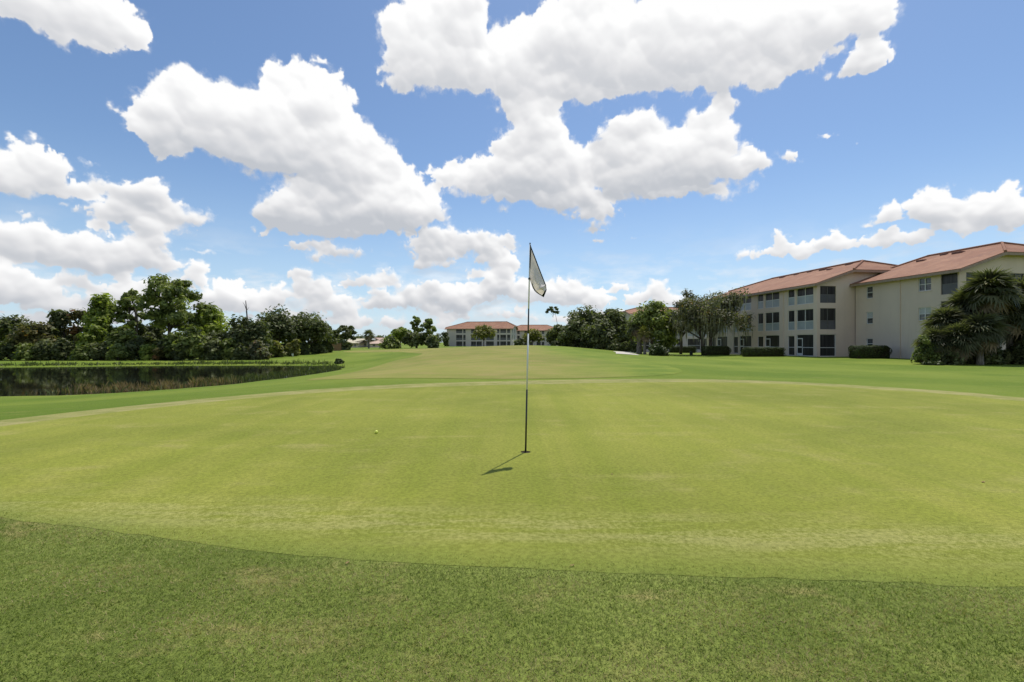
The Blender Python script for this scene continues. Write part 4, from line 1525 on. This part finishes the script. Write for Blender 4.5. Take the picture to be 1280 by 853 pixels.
t = thing("golf_hole", "cup hole cut in the green at the foot of the flagstick", "golf hole", (HX, HY, zg))
mb = MB()
k = 28
for i in range(k):
    a0, a1 = 2 * math.pi * i / k, 2 * math.pi * (i + 1) / k
    p = lambda a, r, z: (r * math.cos(a), r * math.sin(a), z)
    mb.quad(p(a0, .0535, -.001), p(a1, .0535, -.001), p(a1, .0535, -.0047), p(a0, .0535, -.0047))
mb.build("rim", M["soil"], t, smooth=True)
mb = MB()
mb.quad(*[(.0535 * math.cos(a), .0535 * math.sin(a), -.0044) for a in np.linspace(0, 2 * math.pi, 28, endpoint=False)])
mb.build("cup", M["soil"], t)

bx, by = g0(470.5, 543.5)
bm = bmesh.new()
bmesh.ops.create_uvsphere(bm, u_segments=36, v_segments=24, radius=.0213)
for q in bm.faces:
    q.smooth = True
me = bpy.data.meshes.new("golf_ball")
bm.to_mesh(me)
bm.free()
o = obj("golf_ball", me, M["ball"], label="yellow golf ball lying on the green left of the flagstick", cat="golf ball")
o.location = (bx, by, tz(bx, by) + .005 + .0205)

# fallen leaves on the turf
M["leaf"] = plain("dry_leaf", (0.32, 0.20, 0.10), .8, .2, .25, 60)
for px, py, rz, sz, lab in ((1229, 604, .4, .024, "curled brown leaf lying on the right side of the green"), (765, 594, 2.0, .014, "tiny dark leaf scrap on the green right of the flagstick"), (434, 707, 1.2, .014, "small dark leaf scrap in the fringe grass left of centre"), (715, 710, .3, .013, "dark leaf scrap at the edge of the green below the flagstick")):
    lx, ly = g0(px, py)
    V, Fc = [], []
    for i in range(9):
        u = i / 8
        wv = .32 * math.sin(math.pi * u) ** .7
        for sgn in (-1, 0, 1):
            V.append(((u - .5) * sz * 2, sgn * wv * sz, abs(sgn) * wv * sz * .5 + .18 * sz * (2 * u - 1) ** 2))
    for i in range(8):
        for k in (0, 1):
            Fc.append((i * 3 + k, i * 3 + k + 3, i * 3 + k + 4, i * 3 + k + 1))
    me = bpy.data.meshes.new("fallen_leaf")
    me.from_pydata(V, [], Fc)
    o = obj("fallen_leaf", me, M["leaf"], label=lab, cat="leaf")
    md = o.modifiers.new("thickness", "SOLIDIFY")
    md.thickness = .0008
    o.location = (lx, ly, tz(lx, ly) + (.006 if py < 700 else .012))
    o.rotation_euler = (0, 0, rz)


# ------------------------------------------------------------------ sky with cumulus
SUN_EL, SUN_AZ = 65.5, 27.0      # azimuth clockwise from the view direction (+Y)


def gradnoise(shape, cell, seed):
    r = np.random.default_rng(seed)
    h, w = shape
    gh, gw = int(h / cell) + 3, int(w / cell) + 3
    ang = r.random((gh, gw)) * 2 * np.pi
    gxv, gyv = np.cos(ang).astype(np.float32), np.sin(ang).astype(np.float32)
    y = (np.arange(h, dtype=np.float32) / cell)[:, None]
    x = (np.arange(w, dtype=np.float32) / cell)[None, :]
    yi, xi = y.astype(int), x.astype(int)
    fy, fx = y - yi, x - xi
    def corner(dy, dx):
        return gxv[yi + dy, xi + dx] * (fx - dx) + gyv[yi + dy, xi + dx] * (fy - dy)
    u = fx ** 3 * (fx * (fx * 6 - 15) + 10)
    v = fy ** 3 * (fy * (fy * 6 - 15) + 10)
    return ((corner(0, 0) * (1 - u) + corner(0, 1) * u) * (1 - v) + (corner(1, 0) * (1 - u) + corner(1, 1) * u) * v) * 1.5


def fbm(shape, cell, octv, seed, gain=.55, billow=False):
    out = np.zeros(shape, np.float32)
    amp, tot = 1.0, 0.0
    for o_ in range(octv):
        nz = gradnoise(shape, max(cell, 1.6), seed + o_ * 17)
        out += amp * ((np.abs(nz) * 2 - .55) if billow else nz)
        tot += amp
        amp *= gain
        cell /= 2.03
    return out / tot


CLOUDS = [  # (x, y, rx, ry[, strength]) in photograph pixels, turned into directions below
    (60, 0, 95, 32), (115, 22, 70, 30), (150, 38, 38, 24), (35, 10, 60, 28), (166, 58, 14, 11, .8), (95, 46, 50, 16),
    (198, 104, 11, 13, .55), (140, 131, 11, 9, .5), (115, 205, 14, 9, .45),
    (198, 150, 36, 42), (238, 130, 34, 34), (275, 155, 55, 48), (212, 182, 28, 24), (325, 172, 60, 52), (372, 108, 42, 30), (398, 140, 38, 44), (345, 110, 22, 20, .6), (440, 124, 12, 14, .6),
    (380, 190, 70, 42), (430, 200, 48, 48), (468, 222, 40, 34), (345, 262, 26, 26), (400, 262, 58, 34), (452, 252, 60, 40), (500, 258, 40, 34), (540, 268, 26, 16), (360, 283, 42, 12), (430, 283, 76, 16),
    (560, 300, 42, 18), (600, 305, 36, 17), (540, 312, 35, 16), (612, 325, 24, 15), (420, 313, 48, 10),
    (528, 42, 42, 42), (545, 78, 58, 44), (500, 106, 24, 15), (573, 20, 38, 48), (562, 100, 62, 20), (630, 85, 64, 40), (668, 66, 44, 38), (722, 50, 66, 56), (790, 52, 90, 58), (860, 52, 90, 52), (930, 46, 80, 48), (1000, 32, 72, 42),
    (1055, 26, 55, 38), (1092, 12, 28, 26), (1080, 76, 24, 24), (1000, 76, 45, 22), (955, 100, 22, 26), (900, 85, 60, 34), (820, 95, 70, 30), (700, 108, 70, 32), (660, 130, 42, 28), (672, 166, 32, 38), (905, 122, 13, 22, .8),
    (642, 218, 58, 28), (680, 208, 52, 40), (560, 219, 36, 13), (600, 226, 46, 17), (700, 240, 56, 26), (742, 266, 42, 15), (650, 243, 50, 20),
    (786, 180, 46, 34), (830, 205, 66, 38), (870, 200, 48, 36), (798, 215, 60, 30), (880, 165, 32, 28), (900, 145, 18, 24), (930, 210, 30, 20), (897, 240, 18, 10), (850, 238, 60, 14), (742, 214, 24, 20), (805, 150, 18, 14, .7),
    (985, 199, 19, 11), (1035, 167, 12, 6, .5), (1070, 178, 6, 4, .4), (738, 292, 20, 6, .7), (745, 304, 13, 5, .7), (660, 190, 40, 30), (790, 297, 8, 4, .4),
    (965, 316, 34, 8), (1000, 309, 34, 12), (1040, 298, 26, 16), (1062, 302, 24, 8, .7), (1112, 268, 22, 14), (1100, 294, 28, 11), (1125, 301, 30, 11), (1150, 300, 26, 9), (1085, 276, 14, 6, .6),
    (1170, 258, 30, 24), (1200, 272, 40, 14), (1240, 262, 38, 22), (1268, 270, 44, 18), (1250, 238, 18, 12), (1320, 262, 50, 26), (1215, 245, 16, 10, .6),
    (30, 198, 44, 20), (60, 214, 40, 20), (15, 226, 50, 18), (95, 238, 42, 11), (122, 240, 18, 10), (-40, 215, 50, 28),
    (178, 246, 30, 24), (215, 266, 34, 18), (150, 268, 40, 17), (190, 281, 60, 10), (88, 255, 12, 5, .5),
    (15, 298, 46, 26), (58, 308, 30, 20), (60, 318, 66, 16), (120, 320, 50, 22), (130, 288, 18, 12), (170, 322, 40, 20), (188, 303, 24, 20), (212, 328, 28, 11), (100, 332, 80, 8), (245, 313, 28, 5, .6),
    (85, 350, 36, 12), (15, 362, 50, 24), (5, 340, 25, 16), (130, 366, 44, 20), (180, 376, 60, 26), (-40, 350, 60, 40), (60, 378, 50, 20),
    (245, 346, 24, 22), (280, 372, 40, 20), (316, 376, 30, 22), (345, 372, 24, 22), (380, 356, 16, 20), (372, 346, 12, 8), (402, 366, 28, 18), (410, 384, 50, 18), (448, 350, 32, 11), (480, 350, 28, 16), (500, 376, 50, 20),
    (545, 366, 32, 16), (580, 371, 40, 20), (622, 358, 22, 22), (630, 332, 20, 17), (600, 344, 30, 8), (652, 366, 32, 18), (690, 366, 40, 20), (720, 360, 28, 20), (742, 376, 30, 16), (821, 363, 19, 15), (798, 373, 18, 11), (838, 376, 26, 11),
    (470, 384, 34, 9, .8), (560, 394, 50, 9, .8), (640, 396, 50, 9, .8), (440, 402, 50, 9, .8), (340, 402, 50, 9, .8), (720, 396, 50, 8, .8), (250, 398, 50, 10, .8), (150, 398, 60, 10, .8), (40, 402, 70, 10, .8),
    # outside the frame
    (-160, 120, 120, 40), (-260, 260, 140, 60), (1460, 150, 120, 50), (1600, 300, 160, 40), (-420, 330, 200, 40), (1420, 330, 120, 22), (760, -160, 160, 60), (300, -200, 180, 60),
]


def cloud_images():
    AZ, E0, E1 = 95.0, -3.0, 62.0
    w = 3000
    ppr = w / (2 * rad(AZ))                       # image pixels per radian
    h = int(rad(E1 - E0) * ppr)
    sc_ = ppr / F                                 # image px per photograph px (on axis)
    shape = (h, w)
    warp_x = fbm(shape, 60 * sc_, 4, 3) * 15 * sc_ + fbm(shape, 12 * sc_, 4, 8, .6) * 5.5 * sc_
    warp_y = fbm(shape, 60 * sc_, 4, 91) * 11 * sc_ + fbm(shape, 12 * sc_, 4, 97, .6) * 5.5 * sc_
    Y, X = np.mgrid[0:h, 0:w].astype(np.float32)
    Xw, Yw = X + warp_x, Y + warp_y
    Fd = np.zeros(shape, np.float32)              # cloud amount
    Hh = np.zeros(shape, np.float32)              # relief of the cloud towards the viewer, in image pixels
    blobs = [b if len(b) == 5 else (*b, 1.0) for b in CLOUDS]
    r = np.random.default_rng(77)
    for i in range(135):                          # small far cumulus towards the horizon
        y_ = r.uniform(352, 412)
        s_ = r.uniform(.4, 1.0)
        x_ = r.uniform(-300, 780) if i % 5 else r.uniform(780, 1500)
        if x_ > 780 and i % 2:
            continue
        blobs.append((x_, y_, 27 * s_, 10 * s_, .74))

    for b in list(blobs):                         # torn scraps round the rims of the large clouds
        if b[2] >= 30 and b[1] < 330:
            for q in range(3):
                a = r.uniform(0, 2 * math.pi)
                k = r.uniform(1.0, 1.28)
                s_ = r.uniform(5, 13)
                blobs.append((b[0] + math.cos(a) * b[2] * k, b[1] + math.sin(a) * b[3] * k, s_ * 1.3, s_, r.uniform(.38, .62)))

    def window(cx, cy, ex, ey, k):
        return int(max(0, cx - k * ex)), int(min(w, cx + k * ex + 1)), int(max(0, cy - k * ey)), int(min(h, cy + k * ey + 1))

    for (px, py, rx, ry, st) in blobs:
        if py > 338 and px < 790:                 # the far bank breaks up into separate small heads
            rx, ry, st = rx * .88, ry * .92, st * .97
        az = math.atan2(px - 640, F)
        el = math.atan2(HOR - py, math.hypot(px - 640, F))
        ca = math.cos(az)
        cx = (az + rad(AZ)) * ppr
        cy = (el - rad(E0)) * ppr
        ex, ey = rx * sc_ * ca * ca, ry * sc_ * ca * math.cos(el) ** 2
        x0, x1, y0, y1 = window(cx, cy, ex, ey, 2.6)
        if x1 <= x0 or y1 <= y0:
            continue
        dx = (Xw[y0:y1, x0:x1] - cx) / ex
        dy = (Yw[y0:y1, x0:x1] - cy) / ey
        dy = np.where(dy < 0, dy * 1.2, dy)       # flatter bases
        d2 = dx * dx + dy * dy
        Fd[y0:y1, x0:x1] += st * np.exp(-1.9 * d2)
        deep = min(ex, ey)
        Hh[y0:y1, x0:x1] = np.maximum(Hh[y0:y1, x0:x1], np.sqrt(np.maximum(1 - d2 * .8, 0)) * deep)
        n = int(np.clip(rx * ry / 16, 8, 150))    # the heads of the cumulus: many smaller puffs over the mass
        for q in range(n):
            a = r.uniform(0, 2 * math.pi)
            u = math.sqrt(r.uniform(.02, 1.1))
            ox, oy = math.cos(a) * u, math.sin(a) * u
            if oy < -.55:
                oy *= .5
            pr = deep * (.16 + .36 * r.random() ** 2) * (1 if u < .8 else .8)
            pr = min(pr, 26 * sc_)
            qx, qy = cx + ox * ex, cy + oy * ey
            x0, x1, y0, y1 = window(qx, qy, pr, pr, 1.9)
            if x1 <= x0 or y1 <= y0:
                continue
            d2 = ((Xw[y0:y1, x0:x1] - qx) ** 2 + (Yw[y0:y1, x0:x1] - qy) ** 2) / (pr * pr)
            Fd[y0:y1, x0:x1] += st * .34 * np.exp(-1.7 * d2)
            zb = deep * math.sqrt(max(0, 1 - min(u, 1) ** 2 * .9))
            Hh[y0:y1, x0:x1] = np.maximum(Hh[y0:y1, x0:x1], np.where(d2 < 1, zb + np.sqrt(np.maximum(1 - d2, 0)) * pr, 0))

    def blur(a, k):
        for _ in range(2):
            for ax in (0, 1):
                c = np.cumsum(np.pad(a, [(k + 1, k) if q == ax else (0, 0) for q in (0, 1)], mode="edge"), axis=ax, dtype=np.float64)
                sl_hi = [slice(None)] * 2
                sl_lo = [slice(None)] * 2
                sl_hi[ax] = slice(2 * k + 1, None)
                sl_lo[ax] = slice(0, -(2 * k + 1))
                a = ((c[tuple(sl_hi)] - c[tuple(sl_lo)]) / (2 * k + 1)).astype(np.float32)
        return a

    Fd = np.minimum(Fd, 1.0 + .1 * np.maximum(Fd - 1.0, 0)) - .30
    fine = fbm(shape, 13 * sc_, 6, 151, .62)
    bil = fbm(shape, 34 * sc_, 5, 51, .55, True)
    edge = np.exp(-np.maximum(Fd, 0) * 2.2)
    dens = Fd + (bil * .24 + fine * .42) * (.2 + .8 * edge)
    el_map = rad(E0) + Y / ppr
    soft = .22 + .42 * np.clip(.5 + 1.3 * fbm(shape, 90 * sc_, 2, 401), 0, 1)
    al = np.clip(dens / soft, 0, 1)
    al = al * al * (3 - 2 * al)
    wisp = np.clip((Fd + .15 + fine * .62 + bil * .12) / .5, 0, 1)
    near = np.clip((Fd + .27) / .14, 0, 1)
    al = np.maximum(al, .55 * wisp ** 1.5 * near)
    # thin broken veils low over the horizon
    st_ = fbm((h, w // 3 + 1), 26 * sc_, 5, 611, .6)
    st_ = np.repeat(st_, 3, axis=1)[:, :w]
    low = np.exp(-((el_map - rad(4.5)) / rad(4.5)) ** 2)
    veil_ = np.clip((st_ + .08) / .45, 0, 1) * low * .68
    al = np.maximum(al, veil_)
    mass = blur(np.clip(Fd * 1.4, 0, 1), 3)
    # sunlight from above and behind the clouds (the sun stands high ahead, a little to the right)
    L = np.array([.20, .88, -.30])
    shade = np.zeros(shape, np.float32)
    for k, amp, gain in ((2, .22, .9), (6, .40, 1.0), (16, .42, 1.1)):
        B = blur(Hh + bil * 5 * sc_ + fine * 1.6 * sc_, k)
        gy, gx_ = np.gradient(B)
        nn = np.sqrt(1 + (gain * gx_) ** 2 + (gain * gy) ** 2)
        shade += amp * (-gain * gx_ * L[0] - gain * gy * L[1] + L[2]) / nn
    od = np.zeros(shape, np.float32)
    prev = 0
    for k in (3, 7, 12, 18, 26, 36, 48, 62, 80):
        kk = int(round(k * sc_))
        sh = np.zeros(shape, np.float32)
        ox = int(kk * .22)
        sh[:h - kk, :w - ox] = mass[kk:, ox:]
        od += sh * (k - prev)
        prev = k
    lum = np.exp(-od / 34.0)
    thin = np.exp(-np.maximum(blur(dens, 3), 0) * 2.4)
    high = np.clip((el_map - rad(13)) / rad(17), 0, 1)
    bright = .765 + (.44 - .12 * high) * shade + .24 * lum + .20 * thin * (.3 + .7 * high) + .05 * high
    bright = np.clip(bright, .45, 1.15)
    data = np.zeros((h, w, 4), np.float32)
    data[..., 0] = bright
    data[..., 1] = al
    data[..., 2] = mass
    data[..., 3] = 1
    im = bpy.data.images.new("cumulus_field", w, h, float_buffer=True)
    im.colorspace_settings.name = "Non-Color"
    im.pixels.foreach_set(data.ravel())
    im.update()
    im.pack()
    return im, AZ, E0, E1


wd_ = bpy.data.worlds.new("World")
SC.world = wd_
wd_.use_nodes = True
t = NT(wd_.node_tree)
out = t.n("ShaderNodeOutputWorld")
sky = t.n("ShaderNodeTexSky", sky_type="NISHITA")
sky.sun_disc = False
sky.sun_elevation = rad(SUN_EL)
sky.sun_rotation = rad(SUN_AZ)
sky.altitude = 0
sky.air_density = 1.0
sky.dust_density = 0.6
sky.ozone_density = 2.0
im, AZ, E0, E1 = cloud_images()
vec = t.n("ShaderNodeTexCoord").outputs["Generated"]
nv = t.n("ShaderNodeVectorMath", operation="NORMALIZE")
t.put(nv.inputs[0], vec)
sp = t.n("ShaderNodeSeparateXYZ")
t.put(sp.inputs[0], nv.outputs[0])
az = t.math("ARCTAN2", sp.outputs[0], t.math("ABSOLUTE", sp.outputs[1]))
el = t.math("ARCSINE", sp.outputs[2])
u = t.math("MULTIPLY_ADD", az, 1 / (2 * rad(AZ)), .5)
v_ = t.math("MULTIPLY_ADD", el, 1 / rad(E1 - E0), -rad(E0) / rad(E1 - E0))
cmb = t.n("ShaderNodeCombineXYZ")
t.put(cmb.inputs[0], u)
t.put(cmb.inputs[1], v_)
ti = t.n("ShaderNodeTexImage", image=im, interpolation="Linear", extension="CLIP")
t.put(ti.inputs["Vector"], cmb.outputs[0])
sc3 = t.n("ShaderNodeSeparateColor")
t.put(sc3.inputs[0], ti.outputs["Color"])
STR = 0.1
SKY_GAIN = 1.0
CLOUD_GAIN = 1.0
ramp = t.n("ShaderNodeValToRGB")
cr = ramp.color_ramp
cr.elements[0].position = .40
cr.elements[0].color = (.50, .53, .58, 1)
cr.elements[1].position = 1.0
cr.elements[1].color = (1.0, 1.0, 1.0, 1)
e_ = cr.elements.new(.7)
e_.color = (.76, .765, .785, 1)
t.put(ramp.inputs[0], sc3.outputs[0])
cl = t.n("ShaderNodeVectorMath", operation="SCALE")
t.put(cl.inputs[0], ramp.outputs[0])
cl.inputs["Scale"].default_value = CLOUD_GAIN / STR
hs = t.n("ShaderNodeHueSaturation", i_Saturation=1.0, i_Value=SKY_GAIN)
t.put(hs.inputs["Color"], sky.outputs[0])
# damp air near the horizon: pale veil in the sky itself
veil = t.smooth(el, rad(22), rad(-1), 0.0, 1.0)
veil = t.math("MULTIPLY", t.math("POWER", veil, 1.6), .62)
skyc = t.mix(veil, t.mix(1.0, hs.outputs[0], (1.06, 1.17, 1.27), "MULTIPLY"), tuple(c / STR for c in (.60, .79, .99)))
mixc = t.mix(sc3.outputs[1], skyc, cl.outputs[0])
bg = t.n("ShaderNodeBackground", i_Strength=STR)
t.put(bg.inputs["Color"], mixc)
t.put(out.inputs["Surface"], bg.outputs[0])

sl = bpy.data.lights.new("sun", "SUN")
sl.energy = 4.0
sl.angle = rad(.53)
sl.color = (1.0, .95, .87)
so = bpy.data.objects.new("sun", sl)
COL.objects.link(so)
sv = Vector((math.sin(rad(SUN_AZ)) * math.cos(rad(SUN_EL)), math.cos(rad(SUN_AZ)) * math.cos(rad(SUN_EL)), math.sin(rad(SUN_EL))))
so.rotation_euler = sv.to_track_quat("Z", "Y").to_euler()
so.location = sv * 50

SC.view_settings.view_transform = "Standard"
SC.view_settings.look = "None"
SC.view_settings.exposure = 0.0
SC.view_settings.gamma = 1.0
SC.cycles.max_bounces = 6
SC.cycles.diffuse_bounces = 3
SC.cycles.glossy_bounces = 3
SC.cycles.transmission_bounces = 4
SC.cycles.sample_clamp_indirect = 6
SC.cycles.use_denoising = True
